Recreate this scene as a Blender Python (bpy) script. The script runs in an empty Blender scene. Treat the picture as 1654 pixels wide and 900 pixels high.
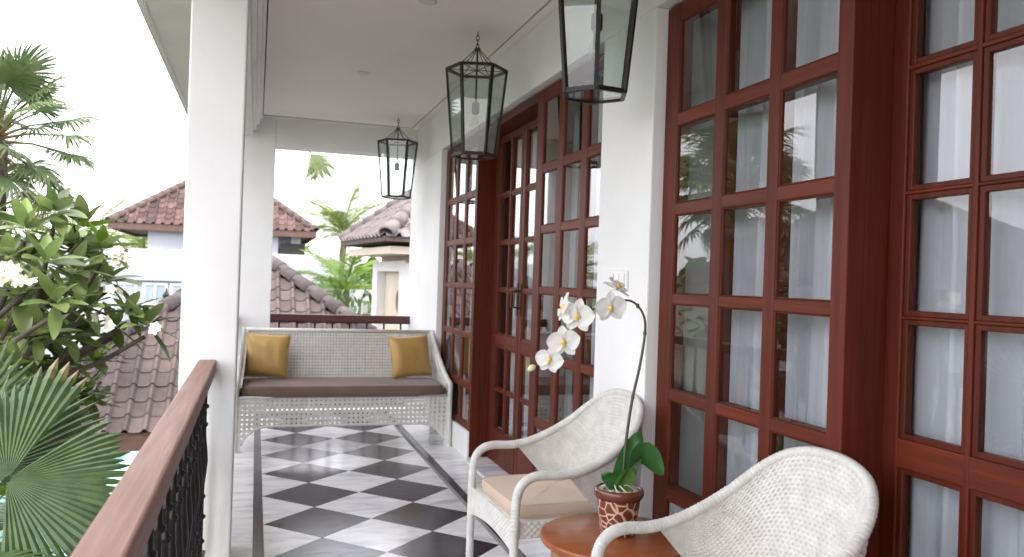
import bpy, bmesh, math, random
from mathutils import Vector, Matrix, Euler

R_ = math.radians
PI = math.pi
rng = random.Random(7)
sc = bpy.context.scene
col = sc.collection

# ------------------------------------------------------------------ camera
H = 1.36
cam_d = bpy.data.cameras.new("camera")
cam = bpy.data.objects.new("camera", cam_d)
col.objects.link(cam)
cam_d.sensor_width = 36.0
cam_d.sensor_fit = 'HORIZONTAL'
cam_d.lens = 28.735
yaw, pitch, roll = 0.303288, 0.003257, 0.033256
fw = Vector((math.sin(yaw) * math.cos(pitch), math.cos(yaw) * math.cos(pitch), math.sin(pitch)))
rt = Vector((math.cos(yaw), -math.sin(yaw), 0))
up = rt.cross(fw)
r2 = rt * math.cos(roll) + up * math.sin(roll)
u2 = -rt * math.sin(roll) + up * math.cos(roll)
m3 = Matrix((r2, u2, -fw)).transposed()
cam.matrix_world = Matrix.Translation((0, 0, H)) @ m3.to_4x4()
cam_d.clip_start = 0.05
cam_d.clip_end = 3000
cam_d.dof.use_dof = True
cam_d.dof.focus_distance = 2.9
cam_d.dof.aperture_fstop = 4.5
sc.camera = cam

# ------------------------------------------------------------------ world, sun, exposure
SUN_EL, SUN_AZ = R_(58), R_(196)          # azimuth measured from +Y clockwise: the sun stands behind the camera
w = bpy.data.worlds.new("World")
sc.world = w
w.use_nodes = True
nt = w.node_tree
nt.nodes.clear()
out = nt.nodes.new('ShaderNodeOutputWorld')
bg = nt.nodes.new('ShaderNodeBackground')
sky = nt.nodes.new('ShaderNodeTexSky')
sky.sky_type = 'NISHITA'
sky.sun_disc = False
sky.sun_elevation = SUN_EL
sky.sun_rotation = SUN_AZ
sky.dust_density = 3.0
sky.air_density = 1.0
tc = nt.nodes.new('ShaderNodeTexCoord')
mp = nt.nodes.new('ShaderNodeMapping')
mp.inputs['Scale'].default_value = (1.0, 1.0, 3.2)
nz = nt.nodes.new('ShaderNodeTexNoise')
nz.inputs['Scale'].default_value = 1.7
nz.inputs['Detail'].default_value = 6
rp = nt.nodes.new('ShaderNodeValToRGB')
rp.color_ramp.elements[0].position = 0.30
rp.color_ramp.elements[0].color = (0.42, 0.42, 0.42, 1)
rp.color_ramp.elements[1].position = 0.62
rp.color_ramp.elements[1].color = (1, 1, 1, 1)
mx = nt.nodes.new('ShaderNodeMix')
mx.data_type = 'RGBA'
mx.inputs[7].default_value = (9.7, 9.6, 10.1, 1)     # bright thin overcast
nt.links.new(tc.outputs['Generated'], mp.inputs['Vector'])
nt.links.new(mp.outputs['Vector'], nz.inputs['Vector'])
nt.links.new(nz.outputs['Fac'], rp.inputs['Fac'])
nt.links.new(rp.outputs['Color'], mx.inputs[0])
nt.links.new(sky.outputs['Color'], mx.inputs[6])
nt.links.new(mx.outputs[2], bg.inputs['Color'])
bg.inputs['Strength'].default_value = 0.1
nt.links.new(bg.outputs['Background'], out.inputs['Surface'])

sun_d = bpy.data.lights.new("sun", 'SUN')
sun_d.energy = 0.8
sun_d.angle = R_(14)
sun_d.color = (1.0, 0.95, 0.88)
sun = bpy.data.objects.new("sun", sun_d)
col.objects.link(sun)
sdir = Vector((math.sin(SUN_AZ) * math.cos(SUN_EL), math.cos(SUN_AZ) * math.cos(SUN_EL), math.sin(SUN_EL)))
sun.rotation_euler = sdir.to_track_quat('Z', 'Y').to_euler()

sc.view_settings.view_transform = 'Standard'
sc.view_settings.look = 'None'
sc.view_settings.gamma = 1.0
sc.view_settings.exposure = 2.2
sc.cycles.use_denoising = True
sc.cycles.max_bounces = 10
sc.cycles.diffuse_bounces = 5
sc.cycles.transparent_max_bounces = 24
sc.cycles.sample_clamp_indirect = 8


# ------------------------------------------------------------------ materials
def nodes_of(name):
    m = bpy.data.materials.new(name)
    m.use_nodes = True
    t = m.node_tree
    return m, t, t.nodes['Principled BSDF'], t.nodes['Material Output']


def mat(name, c, rough=0.5, spec=0.5, metal=0.0, c2=None, nscale=8.0, stretch=(1, 1, 1), bump=0.0, bscale=None,
        rand=0.0, coat=0.0, sheen=0.0, detail=5, lo=0.35, hi=0.65, trans=0.0, roughvar=0.0):
    """Principled material, colour mottled between c and c2 by noise; rand varies it per object."""
    m, t, p, o = nodes_of(name)
    L = t.links.new
    p.inputs['Roughness'].default_value = rough
    p.inputs['Specular IOR Level'].default_value = spec
    p.inputs['Metallic'].default_value = metal
    p.inputs['Coat Weight'].default_value = coat
    p.inputs['Coat Roughness'].default_value = 0.15
    p.inputs['Sheen Weight'].default_value = sheen
    c = tuple(c) + (1,)
    csock = None
    co = t.nodes.new('ShaderNodeTexCoord')
    mpn = t.nodes.new('ShaderNodeMapping')
    mpn.inputs['Scale'].default_value = stretch
    L(co.outputs['Object'], mpn.inputs['Vector'])
    oi = t.nodes.new('ShaderNodeObjectInfo')
    if rand:
        cm = t.nodes.new('ShaderNodeCombineXYZ')
        ml = t.nodes.new('ShaderNodeMath'); ml.operation = 'MULTIPLY'; ml.inputs[1].default_value = 37.0
        L(oi.outputs['Random'], ml.inputs[0])
        L(ml.outputs[0], cm.inputs[0]); L(ml.outputs[0], cm.inputs[1])
        L(cm.outputs[0], mpn.inputs['Location'])
    if c2 is not None:
        n = t.nodes.new('ShaderNodeTexNoise')
        n.inputs['Scale'].default_value = nscale
        n.inputs['Detail'].default_value = detail
        L(mpn.outputs[0], n.inputs['Vector'])
        r = t.nodes.new('ShaderNodeValToRGB')
        r.color_ramp.elements[0].position = lo
        r.color_ramp.elements[0].color = c
        r.color_ramp.elements[1].position = hi
        r.color_ramp.elements[1].color = tuple(c2) + (1,)
        L(n.outputs['Fac'], r.inputs['Fac'])
        csock = r.outputs['Color']
        if roughvar:
            mr = t.nodes.new('ShaderNodeMapRange')
            mr.inputs[3].default_value = rough - roughvar
            mr.inputs[4].default_value = rough + roughvar
            L(n.outputs['Fac'], mr.inputs[0])
            L(mr.outputs[0], p.inputs['Roughness'])
    if rand:
        hs = t.nodes.new('ShaderNodeHueSaturation')
        mr = t.nodes.new('ShaderNodeMapRange')
        mr.inputs[3].default_value = 1 - rand
        mr.inputs[4].default_value = 1 + rand
        L(oi.outputs['Random'], mr.inputs[0])
        L(mr.outputs[0], hs.inputs['Value'])
        if csock:
            L(csock, hs.inputs['Color'])
        else:
            hs.inputs['Color'].default_value = c
        csock = hs.outputs['Color']
    if csock:
        L(csock, p.inputs['Base Color'])
    else:
        p.inputs['Base Color'].default_value = c
    if bump:
        n2 = t.nodes.new('ShaderNodeTexNoise')
        n2.inputs['Scale'].default_value = bscale or nscale * 3
        n2.inputs['Detail'].default_value = 6
        L(mpn.outputs[0], n2.inputs['Vector'])
        b = t.nodes.new('ShaderNodeBump')
        b.inputs['Strength'].default_value = bump
        b.inputs['Distance'].default_value = 0.01
        L(n2.outputs['Fac'], b.inputs['Height'])
        L(b.outputs[0], p.inputs['Normal'])
    if trans:
        tr = t.nodes.new('ShaderNodeBsdfTranslucent')
        ms = t.nodes.new('ShaderNodeMixShader')
        ms.inputs[0].default_value = trans
        if csock:
            L(csock, tr.inputs['Color'])
        else:
            tr.inputs['Color'].default_value = c
        L(p.outputs[0], ms.inputs[1]); L(tr.outputs[0], ms.inputs[2])
        L(ms.outputs[0], o.inputs['Surface'])
    return m


def glass_mat(name, tint=(0.93, 0.95, 0.94), rough=0.0, ior=1.5):
    m, t, p, o = nodes_of(name)
    L = t.links.new
    t.nodes.remove(p)
    tr = t.nodes.new('ShaderNodeBsdfTransparent'); tr.inputs[0].default_value = tint + (1,)
    gl = t.nodes.new('ShaderNodeBsdfGlossy'); gl.inputs['Roughness'].default_value = rough
    fr = t.nodes.new('ShaderNodeFresnel'); fr.inputs['IOR'].default_value = ior
    ms = t.nodes.new('ShaderNodeMixShader')
    ge = t.nodes.new('ShaderNodeNewGeometry')           # reflect on the outer face of the pane only
    sb = t.nodes.new('ShaderNodeMath'); sb.operation = 'SUBTRACT'; sb.inputs[0].default_value = 1.0
    mu = t.nodes.new('ShaderNodeMath'); mu.operation = 'MULTIPLY'
    L(ge.outputs['Backfacing'], sb.inputs[1]); L(sb.outputs[0], mu.inputs[0]); L(fr.outputs[0], mu.inputs[1])
    mm = t.nodes.new('ShaderNodeMath'); mm.operation = 'MULTIPLY'; mm.use_clamp = True; mm.inputs[1].default_value = 1.85   # both faces of the pane
    L(mu.outputs[0], mm.inputs[0])
    L(mm.outputs[0], ms.inputs[0]); L(tr.outputs[0], ms.inputs[1]); L(gl.outputs[0], ms.inputs[2])
    L(ms.outputs[0], o.inputs['Surface'])
    return m


def wood_mat(name, c, c2, axis='z', rough=0.35, coat=0.25, scale=1.0, bump=0.12, rand=0.0, spec=0.5):
    st = {'x': (1.2, 26, 26), 'y': (26, 1.2, 26), 'z': (26, 26, 1.2)}[axis]
    st = tuple(s * scale for s in st)
    return mat(name, c, rough=rough, c2=c2, nscale=1.4, stretch=st, bump=bump, bscale=3.0, coat=coat, detail=7, lo=0.3, hi=0.7,
               roughvar=0.08, rand=rand, spec=spec)


def marble_mat(name, base, vein, rough, dark=False):
    m, t, p, o = nodes_of(name)
    L = t.links.new
    co = t.nodes.new('ShaderNodeTexCoord')
    oi = t.nodes.new('ShaderNodeObjectInfo')
    mpn = t.nodes.new('ShaderNodeMapping')
    cm = t.nodes.new('ShaderNodeCombineXYZ')
    ml = t.nodes.new('ShaderNodeMath'); ml.operation = 'MULTIPLY'; ml.inputs[1].default_value = 61.0
    L(oi.outputs['Random'], ml.inputs[0])
    L(ml.outputs[0], cm.inputs[0]); L(ml.outputs[0], cm.inputs[2])
    L(co.outputs['Object'], mpn.inputs['Vector']); L(cm.outputs[0], mpn.inputs['Location'])
    mpn.inputs['Scale'].default_value = (1.0, 3.2, 1.0)
    n = t.nodes.new('ShaderNodeTexNoise')
    n.inputs['Scale'].default_value = 2.6; n.inputs['Detail'].default_value = 9; n.inputs['Roughness'].default_value = 0.62
    n.inputs['Distortion'].default_value = 0.9
    L(mpn.outputs[0], n.inputs['Vector'])
    r = t.nodes.new('ShaderNodeValToRGB')
    e = r.color_ramp.elements
    e[0].position = 0.34; e[0].color = tuple(vein) + (1,)
    e[1].position = 0.60; e[1].color = tuple(base) + (1,)
    k = e.new(0.47); k.color = tuple(0.35 * a + 0.65 * b for a, b in zip(vein, base)) + (1,)
    L(n.outputs['Fac'], r.inputs['Fac'])
    hs = t.nodes.new('ShaderNodeHueSaturation')
    mr = t.nodes.new('ShaderNodeMapRange'); mr.inputs[3].default_value = 0.9; mr.inputs[4].default_value = 1.08
    L(oi.outputs['Random'], mr.inputs[0]); L(mr.outputs[0], hs.inputs['Value'])
    p.inputs['Specular IOR Level'].default_value = 0.30
    L(r.outputs[0], hs.inputs['Color']); L(hs.outputs[0], p.inputs['Base Color'])
    n2 = t.nodes.new('ShaderNodeTexNoise'); n2.inputs['Scale'].default_value = 9; n2.inputs['Detail'].default_value = 5
    L(mpn.outputs[0], n2.inputs['Vector'])
    mr2 = t.nodes.new('ShaderNodeMapRange'); mr2.inputs[3].default_value = rough * 0.6; mr2.inputs[4].default_value = rough * 1.6
    L(n2.outputs['Fac'], mr2.inputs[0]); L(mr2.outputs[0], p.inputs['Roughness'])
    b = t.nodes.new('ShaderNodeBump'); b.inputs['Strength'].default_value = 0.02; b.inputs['Distance'].default_value = 0.02
    L(n2.outputs['Fac'], b.inputs['Height']); L(b.outputs[0], p.inputs['Normal'])
    return m


def pot_mat():
    m, t, p, o = nodes_of("glazed pot")
    L = t.links.new
    co = t.nodes.new('ShaderNodeTexCoord')
    v = t.nodes.new('ShaderNodeTexVoronoi'); v.feature = 'DISTANCE_TO_EDGE'; v.inputs['Scale'].default_value = 31
    L(co.outputs['Object'], v.inputs['Vector'])
    r = t.nodes.new('ShaderNodeValToRGB')
    e = r.color_ramp.elements
    e[0].position = 0.045; e[0].color = (0.62, 0.42, 0.32, 1)
    e[1].position = 0.085; e[1].color = (0.155, 0.036, 0.016, 1)
    L(v.outputs['Distance'], r.inputs['Fac'])
    L(r.outputs[0], p.inputs['Base Color'])
    b = t.nodes.new('ShaderNodeBump'); b.invert = True; b.inputs['Strength'].default_value = 0.5; b.inputs['Distance'].default_value = 0.004
    L(r.outputs[0], b.inputs['Height']); L(b.outputs[0], p.inputs['Normal'])
    p.inputs['Roughness'].default_value = 0.3
    return m


M = {}
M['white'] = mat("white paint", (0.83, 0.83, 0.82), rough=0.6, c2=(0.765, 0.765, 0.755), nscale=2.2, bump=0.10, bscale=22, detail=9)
M['ceil'] = mat("ceiling paint", (0.85, 0.83, 0.795), rough=0.85, c2=(0.81, 0.79, 0.755), nscale=0.8, bump=0.02, bscale=30, spec=0.2)
M['groove'] = mat("dark gap", (0.03, 0.028, 0.026), rough=0.9)
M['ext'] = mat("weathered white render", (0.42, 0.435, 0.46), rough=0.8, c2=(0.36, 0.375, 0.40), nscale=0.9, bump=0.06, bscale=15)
M['cream'] = mat("cream render", (0.70, 0.62, 0.50), rough=0.8, c2=(0.66, 0.57, 0.45), nscale=2)
M['mahog_v'] = wood_mat("mahogany upright", (0.118, 0.0185, 0.0060), (0.070, 0.0105, 0.0038), 'z', rough=0.5, coat=0.0, rand=0.16, spec=0.25)
M['mahog_h'] = wood_mat("mahogany rail", (0.138, 0.0220, 0.0068), (0.082, 0.0125, 0.0042), 'y', rough=0.5, coat=0.0, rand=0.18, spec=0.25)
M['rail'] = wood_mat("weathered handrail wood", (0.235, 0.103, 0.070), (0.165, 0.066, 0.044), 'y', rough=0.5, coat=0.03, scale=2.2, bump=0.10)
M['railback'] = wood_mat("dark red handrail wood", (0.085, 0.016, 0.012), (0.055, 0.010, 0.008), 'x', rough=0.4, coat=0.15)
M['iron'] = mat("black wrought iron", (0.006, 0.005, 0.0055), rough=0.35, c2=(0.010, 0.008, 0.008), nscale=60, bump=0.2, bscale=90, spec=0.3)
M['black'] = mat("blackened metal", (0.022, 0.021, 0.02), rough=0.45, metal=0.5, c2=(0.035, 0.032, 0.03), nscale=50)
M['tile_w'] = marble_mat("white marble", (0.78, 0.775, 0.785), (0.47, 0.48, 0.53), 0.17)
M['tile_k'] = marble_mat("charcoal marble", (0.034, 0.029, 0.040), (0.055, 0.050, 0.062), 0.17)
M['grout'] = mat("grout", (0.28, 0.27, 0.26), rough=0.9)
M['glass'] = glass_mat("window glass", ior=1.5)
M['lglass'] = glass_mat("lantern glass", (0.90, 0.93, 0.92))
M['curtain'] = mat("sheer curtain", (0.74, 0.73, 0.80), rough=0.9, c2=(0.65, 0.64, 0.72), nscale=6, stretch=(1, 1, .2), trans=0.10, spec=0.1)
M['wicker'] = mat("white wicker", (0.66, 0.65, 0.62), rough=0.5, c2=(0.56, 0.545, 0.515), nscale=25, bump=0.1, bscale=120)
M['sofawicker'] = mat("greyed white cane", (0.72, 0.71, 0.675), rough=0.5, c2=(0.62, 0.61, 0.58), nscale=20, bump=0.1, bscale=120)
M['beige'] = mat("beige canvas", (0.56, 0.44, 0.335), rough=0.85, c2=(0.50, 0.385, 0.29), nscale=5, bump=0.25, bscale=350, sheen=0.2, spec=0.2)
M['brown'] = mat("brown canvas", (0.20, 0.135, 0.113), rough=0.85, c2=(0.165, 0.108, 0.09), nscale=4, bump=0.25, bscale=300, sheen=0.25, spec=0.2)
M['gold'] = mat("gold satin", (0.56, 0.345, 0.10), rough=0.40, c2=(0.43, 0.255, 0.065), nscale=3, bump=0.12, bscale=12, sheen=0.4)
M['table'] = wood_mat("orange brown table wood", (0.34, 0.105, 0.030), (0.235, 0.062, 0.017), 'x', rough=0.3, coat=0.35, scale=0.55, bump=0.05)
M['tableedge'] = wood_mat("table apron wood", (0.42, 0.17, 0.05), (0.30, 0.11, 0.03), 'z', rough=0.35, coat=0.2, scale=0.5)
M['pot'] = pot_mat()
M['potrim'] = mat("brown glaze", (0.105, 0.026, 0.013), rough=0.22, c2=(0.15, 0.04, 0.02), nscale=14, coat=0.3)
M['moss'] = mat("pale pebbles", (0.62, 0.60, 0.52), rough=0.8, c2=(0.42, 0.44, 0.30), nscale=30)
M['orleaf'] = mat("orchid leaf", (0.030, 0.110, 0.026), rough=0.32, c2=(0.048, 0.150, 0.034), nscale=9, rand=0.15, trans=0.15)
M['orleafy'] = mat("young orchid leaf", (0.13, 0.25, 0.045), rough=0.35, c2=(0.09, 0.19, 0.035), nscale=9, trans=0.2)
M['stem'] = mat("orchid stem", (0.050, 0.062, 0.033), rough=0.5, c2=(0.085, 0.075, 0.045), nscale=30)
M['petal'] = mat("white petal", (0.83, 0.82, 0.79), rough=0.55, c2=(0.80, 0.80, 0.74), nscale=15, trans=0.25, spec=0.25)
M['lip'] = mat("yellow lip", (0.70, 0.46, 0.10), rough=0.5, c2=(0.75, 0.62, 0.32), nscale=60)
M['bud'] = mat("green bud", (0.62, 0.66, 0.36), rough=0.5)
M['leafA'] = mat("plumeria leaf", (0.115, 0.170, 0.050), rough=0.36, c2=(0.22, 0.27, 0.10), nscale=5, rand=0.40, trans=0.35)
M['leafY'] = mat("yellow green leaf", (0.19, 0.27, 0.035), rough=0.45, c2=(0.11, 0.20, 0.03), nscale=6, rand=0.3, trans=0.3)
M['bark'] = mat("grey bark", (0.10, 0.080, 0.062), rough=0.85, c2=(0.055, 0.042, 0.034), nscale=10, bump=0.5, bscale=24)
M['palmbark'] = mat("palm bark", (0.13, 0.085, 0.07), rough=0.9, c2=(0.075, 0.05, 0.045), nscale=6, stretch=(1, 1, 6), bump=0.6, bscale=12)
M['fan'] = mat("fan palm leaf", (0.085, 0.140, 0.050), rough=0.42, c2=(0.17, 0.22, 0.085), nscale=7, rand=0.25, trans=0.38)
M['fandry'] = mat("drying fan leaf", (0.22, 0.17, 0.085), rough=0.7, c2=(0.14, 0.15, 0.06), nscale=7, rand=0.25, trans=0.2)
M['bigfan'] = mat("deep green fan leaf", (0.034, 0.070, 0.018), rough=0.4, c2=(0.060, 0.105, 0.030), nscale=14, rand=0.2, trans=0.12)
def brown_tips(m, r0, r1):
    t = m.node_tree; L = t.links.new
    p = t.nodes['Principled BSDF']
    old = p.inputs['Base Color'].links[0].from_socket
    co = t.nodes.new('ShaderNodeTexCoord'); ln = t.nodes.new('ShaderNodeVectorMath'); ln.operation = 'LENGTH'
    L(co.outputs['Object'], ln.inputs[0])
    n = t.nodes.new('ShaderNodeTexNoise'); n.inputs['Scale'].default_value = 26; L(co.outputs['Object'], n.inputs['Vector'])
    ad = t.nodes.new('ShaderNodeMath'); ad.operation = 'MULTIPLY_ADD'; ad.inputs[1].default_value = (r1 - r0) * 2.2
    L(n.outputs['Fac'], ad.inputs[0]); L(ln.outputs['Value'], ad.inputs[2])
    mr = t.nodes.new('ShaderNodeMapRange'); mr.inputs[1].default_value = r0 + (r1 - r0) * 1.1; mr.inputs[2].default_value = r1 + (r1 - r0) * 1.2
    L(ad.outputs[0], mr.inputs[0])
    mx_ = t.nodes.new('ShaderNodeMix'); mx_.data_type = 'RGBA'; mx_.inputs[7].default_value = (0.24, 0.17, 0.08, 1)
    L(mr.outputs[0], mx_.inputs[0]); L(old, mx_.inputs[6]); L(mx_.outputs[2], p.inputs['Base Color'])


brown_tips(M['bigfan'], .425, .53)
brown_tips(M['fan'], .30, .42)
M['coco'] = mat("coconut frond", (0.15, 0.22, 0.05), rough=0.5, c2=(0.24, 0.29, 0.08), nscale=3, rand=0.3, trans=0.3)
M['hedge'] = mat("shrub leaf", (0.055, 0.12, 0.03), rough=0.5, c2=(0.11, 0.18, 0.05), nscale=5, rand=0.4, trans=0.25)
M['roofnear'] = mat("brown grey roof tile", (0.125, 0.090, 0.084), rough=0.8, c2=(0.090, 0.072, 0.070), nscale=9, rand=0.22, bump=0.3, bscale=40)
M['ridgenear'] = mat("grey ridge tile", (0.135, 0.110, 0.108), rough=0.8, c2=(0.09, 0.076, 0.076), nscale=9, rand=0.15, bump=0.3, bscale=40)
M['roofred'] = mat("red clay roof tile", (0.118, 0.062, 0.055), rough=0.8, c2=(0.070, 0.042, 0.040), nscale=5, rand=0.5, bump=0.2, bscale=30)
M['ridgedark'] = mat("dark mossy ridge", (0.085, 0.065, 0.06), rough=0.9, c2=(0.14, 0.10, 0.09), nscale=8)
M['roofgrey'] = mat("grey roof tile", (0.22, 0.19, 0.185), rough=0.85, c2=(0.15, 0.13, 0.13), nscale=6, rand=0.2, bump=0.3, bscale=30)
M['fascia'] = mat("brown fascia", (0.12, 0.065, 0.05), rough=0.6, c2=(0.085, 0.045, 0.036), nscale=6)
M['soffit'] = mat("roof underside", (0.10, 0.075, 0.06), rough=0.85)
M['pool'] = mat("pool water", (0.10, 0.23, 0.21), rough=0.35, spec=0.06, c2=(0.12, 0.26, 0.24), nscale=2, bump=0.08, bscale=3)
M['poolwall'] = mat("pale turquoise pool coping", (0.30, 0.52, 0.50), rough=0.5, c2=(0.26, 0.48, 0.46), nscale=3)
M['grass'] = mat("garden ground", (0.10, 0.085, 0.055), rough=0.95, c2=(0.07, 0.075, 0.04), nscale=0.6, bump=0.4, bscale=8)
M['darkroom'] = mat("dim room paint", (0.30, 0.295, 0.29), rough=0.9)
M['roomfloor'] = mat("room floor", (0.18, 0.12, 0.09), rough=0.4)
M['wframe'] = mat("white window frame", (0.78, 0.80, 0.80), rough=0.5)
M['wpane'] = mat("bluish curtained pane", (0.26, 0.31, 0.34), rough=0.08, c2=(0.33, 0.38, 0.41), nscale=3, stretch=(8, 1, .4))
M['disc'] = mat("woven disc", (0.20, 0.12, 0.065), rough=0.8, c2=(0.11, 0.07, 0.04), nscale=18)
M['plastic'] = mat("white switch plastic", (0.80, 0.79, 0.77), rough=0.35)
M['bulb'] = glass_mat("bulb glass", (0.96, 0.95, 0.90), ior=1.5)
M['chrome'] = mat("brushed ring", (0.62, 0.61, 0.6), rough=0.4, metal=0.3)
M['handle'] = mat("dark brass", (0.06, 0.045, 0.03), rough=0.35, metal=0.9)
M['fplum'] = mat("plumeria petal", (0.85, 0.84, 0.76), rough=0.5, c2=(0.85, 0.80, 0.60), nscale=40, trans=0.2)


# ------------------------------------------------------------------ mesh builder
class MB:
    def __init__(self):
        self.v, self.f = [], []

    def add(self, vs, fs):
        n = len(self.v)
        self.v += [tuple(p) for p in vs]
        self.f += [tuple(i + n for i in f) for f in fs]
        return self

    def box(self, x0, x1, y0, y1, z0, z1):
        self.add([(x0, y0, z0), (x1, y0, z0), (x1, y1, z0), (x0, y1, z0), (x0, y0, z1), (x1, y0, z1), (x1, y1, z1), (x0, y1, z1)],
                 [(3, 2, 1, 0), (4, 5, 6, 7), (0, 1, 5, 4), (1, 2, 6, 5), (2, 3, 7, 6), (3, 0, 4, 7)])
        return self

    def prism(self, poly, z0, z1):
        """poly: ccw list of (x, y)"""
        n = len(poly)
        vs = [(x, y, z0) for x, y in poly] + [(x, y, z1) for x, y in poly]
        fs = [tuple(range(n - 1, -1, -1)), tuple(range(n, 2 * n))]
        fs += [(i, (i + 1) % n, n + (i + 1) % n, n + i) for i in range(n)]
        return self.add(vs, fs)

    def bar(self, a, b, wx, wy, upv=(0, 0, 1)):
        """rectangular bar from a to b"""
        a, b = Vector(a), Vector(b)
        d = (b - a).normalized()
        u = Vector(upv)
        if abs(d.dot(u)) > 0.98:
            u = Vector((1, 0, 0))
        s = d.cross(u).normalized() * wx / 2
        t = s.cross(d).normalized() * wy / 2
        vs = [a - s - t, a + s - t, a + s + t, a - s + t, b - s - t, b + s - t, b + s + t, b - s + t]
        return self.add(vs, [(0, 1, 2, 3)[::-1], (4, 5, 6, 7), (0, 1, 5, 4), (1, 2, 6, 5), (2, 3, 7, 6), (3, 0, 4, 7)])

    def tube(self, pts, rad, n=8, cap=True, wrap=None):
        pts = [Vector(p) for p in pts]
        if not hasattr(rad, '__len__'):
            rad = [rad] * len(pts)
        base = len(self.v)
        up_ = None
        for i, p in enumerate(pts):
            if i == 0: d = pts[1] - p
            elif i == len(pts) - 1: d = p - pts[i - 1]
            else: d = pts[i + 1] - pts[i - 1]
            d.normalize()
            if up_ is None:
                up_ = Vector((0, 0, 1)) if abs(d.z) < 0.9 else Vector((1, 0, 0))
            s = d.cross(up_).normalized()
            up_ = s.cross(d).normalized()
            for k in range(n):
                a = 2 * PI * k / n
                r = rad[i]
                if wrap: r *= 1 + wrap * math.sin(i * 2.1 + a)
                self.v.append(tuple(p + s * (math.cos(a) * r) + up_ * (math.sin(a) * r)))
        for i in range(len(pts) - 1):
            for k in range(n):
                a = base + i * n + k; b = base + i * n + (k + 1) % n
                self.f.append((a, b, b + n, a + n))
        if cap:
            self.f.append(tuple(base + k for k in range(n - 1, -1, -1)))
            e = base + (len(pts) - 1) * n
            self.f.append(tuple(e + k for k in range(n)))
        return self

    def lathe(self, prof, n=24, c=(0, 0, 0), a0=0.0):
        base = len(self.v)
        for r, z in prof:
            for k in range(n):
                a = a0 + 2 * PI * k / n
                self.v.append((c[0] + r * math.cos(a), c[1] + r * math.sin(a), c[2] + z))
        for i in range(len(prof) - 1):
            for k in range(n):
                a = base + i * n + k; b = base + i * n + (k + 1) % n
                self.f.append((a, b, b + n, a + n))
        self.f.append(tuple(base + k for k in range(n - 1, -1, -1)))
        e = base + (len(prof) - 1) * n
        self.f.append(tuple(e + k for k in range(n)))
        return self

    def grid(self, fn, nu, nv):
        base = len(self.v)
        for j in range(nv + 1):
            for i in range(nu + 1):
                self.v.append(tuple(fn(i / nu, j / nv)))
        for j in range(nv):
            for i in range(nu):
                a = base + j * (nu + 1) + i
                self.f.append((a, a + 1, a + nu + 2, a + nu + 1))
        return self

    def xf(self, mtx):
        self.v = [tuple(mtx @ Vector(p)) for p in self.v]
        return self

    def mesh(self, name, m, smooth=False):
        me = bpy.data.meshes.new(name)
        me.from_pydata(self.v, [], self.f)
        if isinstance(m, (list, tuple)):
            for k in m: me.materials.append(k)
        else:
            me.materials.append(m)
        bm = bmesh.new(); bm.from_mesh(me)
        bmesh.ops.recalc_face_normals(bm, faces=bm.faces)
        bm.to_mesh(me); bm.free()
        if smooth:
            for p in me.polygons: p.use_smooth = True
        return me

    def build(self, name, m, parent=None, smooth=False, bevel=0.0, seg=2, auto=None, loc=None):
        o = bpy.data.objects.new(name, self.mesh(name, m, smooth or auto is not None))
        col.objects.link(o)
        if parent: o.parent = parent
        if loc: o.location = loc
        if bevel:
            b = o.modifiers.new('bevel', 'BEVEL'); b.width = bevel; b.segments = seg; b.limit_method = 'ANGLE'; b.angle_limit = R_(40)
        if auto is not None:
            for p in o.data.polygons: p.use_smooth = True
            o.data.set_sharp_from_angle(angle=R_(auto))
        return o


def put(me, name, parent=None, mtx=None):
    o = bpy.data.objects.new(name, me)
    col.objects.link(o)
    if parent: o.parent = parent
    if mtx is not None: o.matrix_local = mtx
    return o


def tag(o, label=None, cat=None, group=None, kind=None):
    if label: o['label'] = label
    if cat: o['category'] = cat
    if group: o['group'] = group
    if kind: o['kind'] = kind
    return o


def empty(name, loc=(0, 0, 0), rz=0.0, **k):
    o = bpy.data.objects.new(name, None)
    o.empty_display_size = 0.1
    col.objects.link(o)
    o.location = loc
    o.rotation_euler = (0, 0, rz)
    return tag(o, **k)


def copy_tree(o, parent=None):
    c = o.copy(); col.objects.link(c)
    if parent: c.parent = parent
    for ch in list(o.children): copy_tree(ch, c)
    return c


def spline(pts, n):
    """Catmull-Rom through pts, n samples"""
    pts = [Vector(p) for p in pts]
    P = [pts[0] * 2 - pts[1]] + pts + [pts[-1] * 2 - pts[-2]]
    out_ = []
    for i in range(n):
        t = i / (n - 1) * (len(pts) - 1)
        k = min(int(t), len(pts) - 2); u = t - k
        a, b, c, d = P[k:k + 4]
        out_.append(0.5 * ((2 * b) + (c - a) * u + (2 * a - 5 * b + 4 * c - d) * u * u + (3 * b - a - 3 * c + d) * u ** 3))
    return out_


# ------------------------------------------------------------------ ground, pool
g = MB()
g.add([(-400, -60, -3.6), (400, -60, -3.6), (400, 900, -3.6), (-400, 900, -3.6)], [(0, 1, 2, 3)])
tag(g.build('ground', M['grass']), kind='structure')
p = MB(); p.prism([(-7.0, 13.6), (-3.0, 13.6), (-3.0, 23.5), (-7.0, 23.5)], -3.55, -3.42)
tag(p.build('pool_water', M['pool']), kind='structure')
p = MB()
for a in ((-7.4, -7.0, 13.2, 23.9), (-3.0, -2.6, 13.2, 23.9), (-7.0, -3.0, 13.2, 13.6), (-7.0, -3.0, 23.5, 23.9)): p.box(*a, -3.58, -3.36)
tag(p.build('pool_edge', M['poolwall']), kind='structure')

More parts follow.
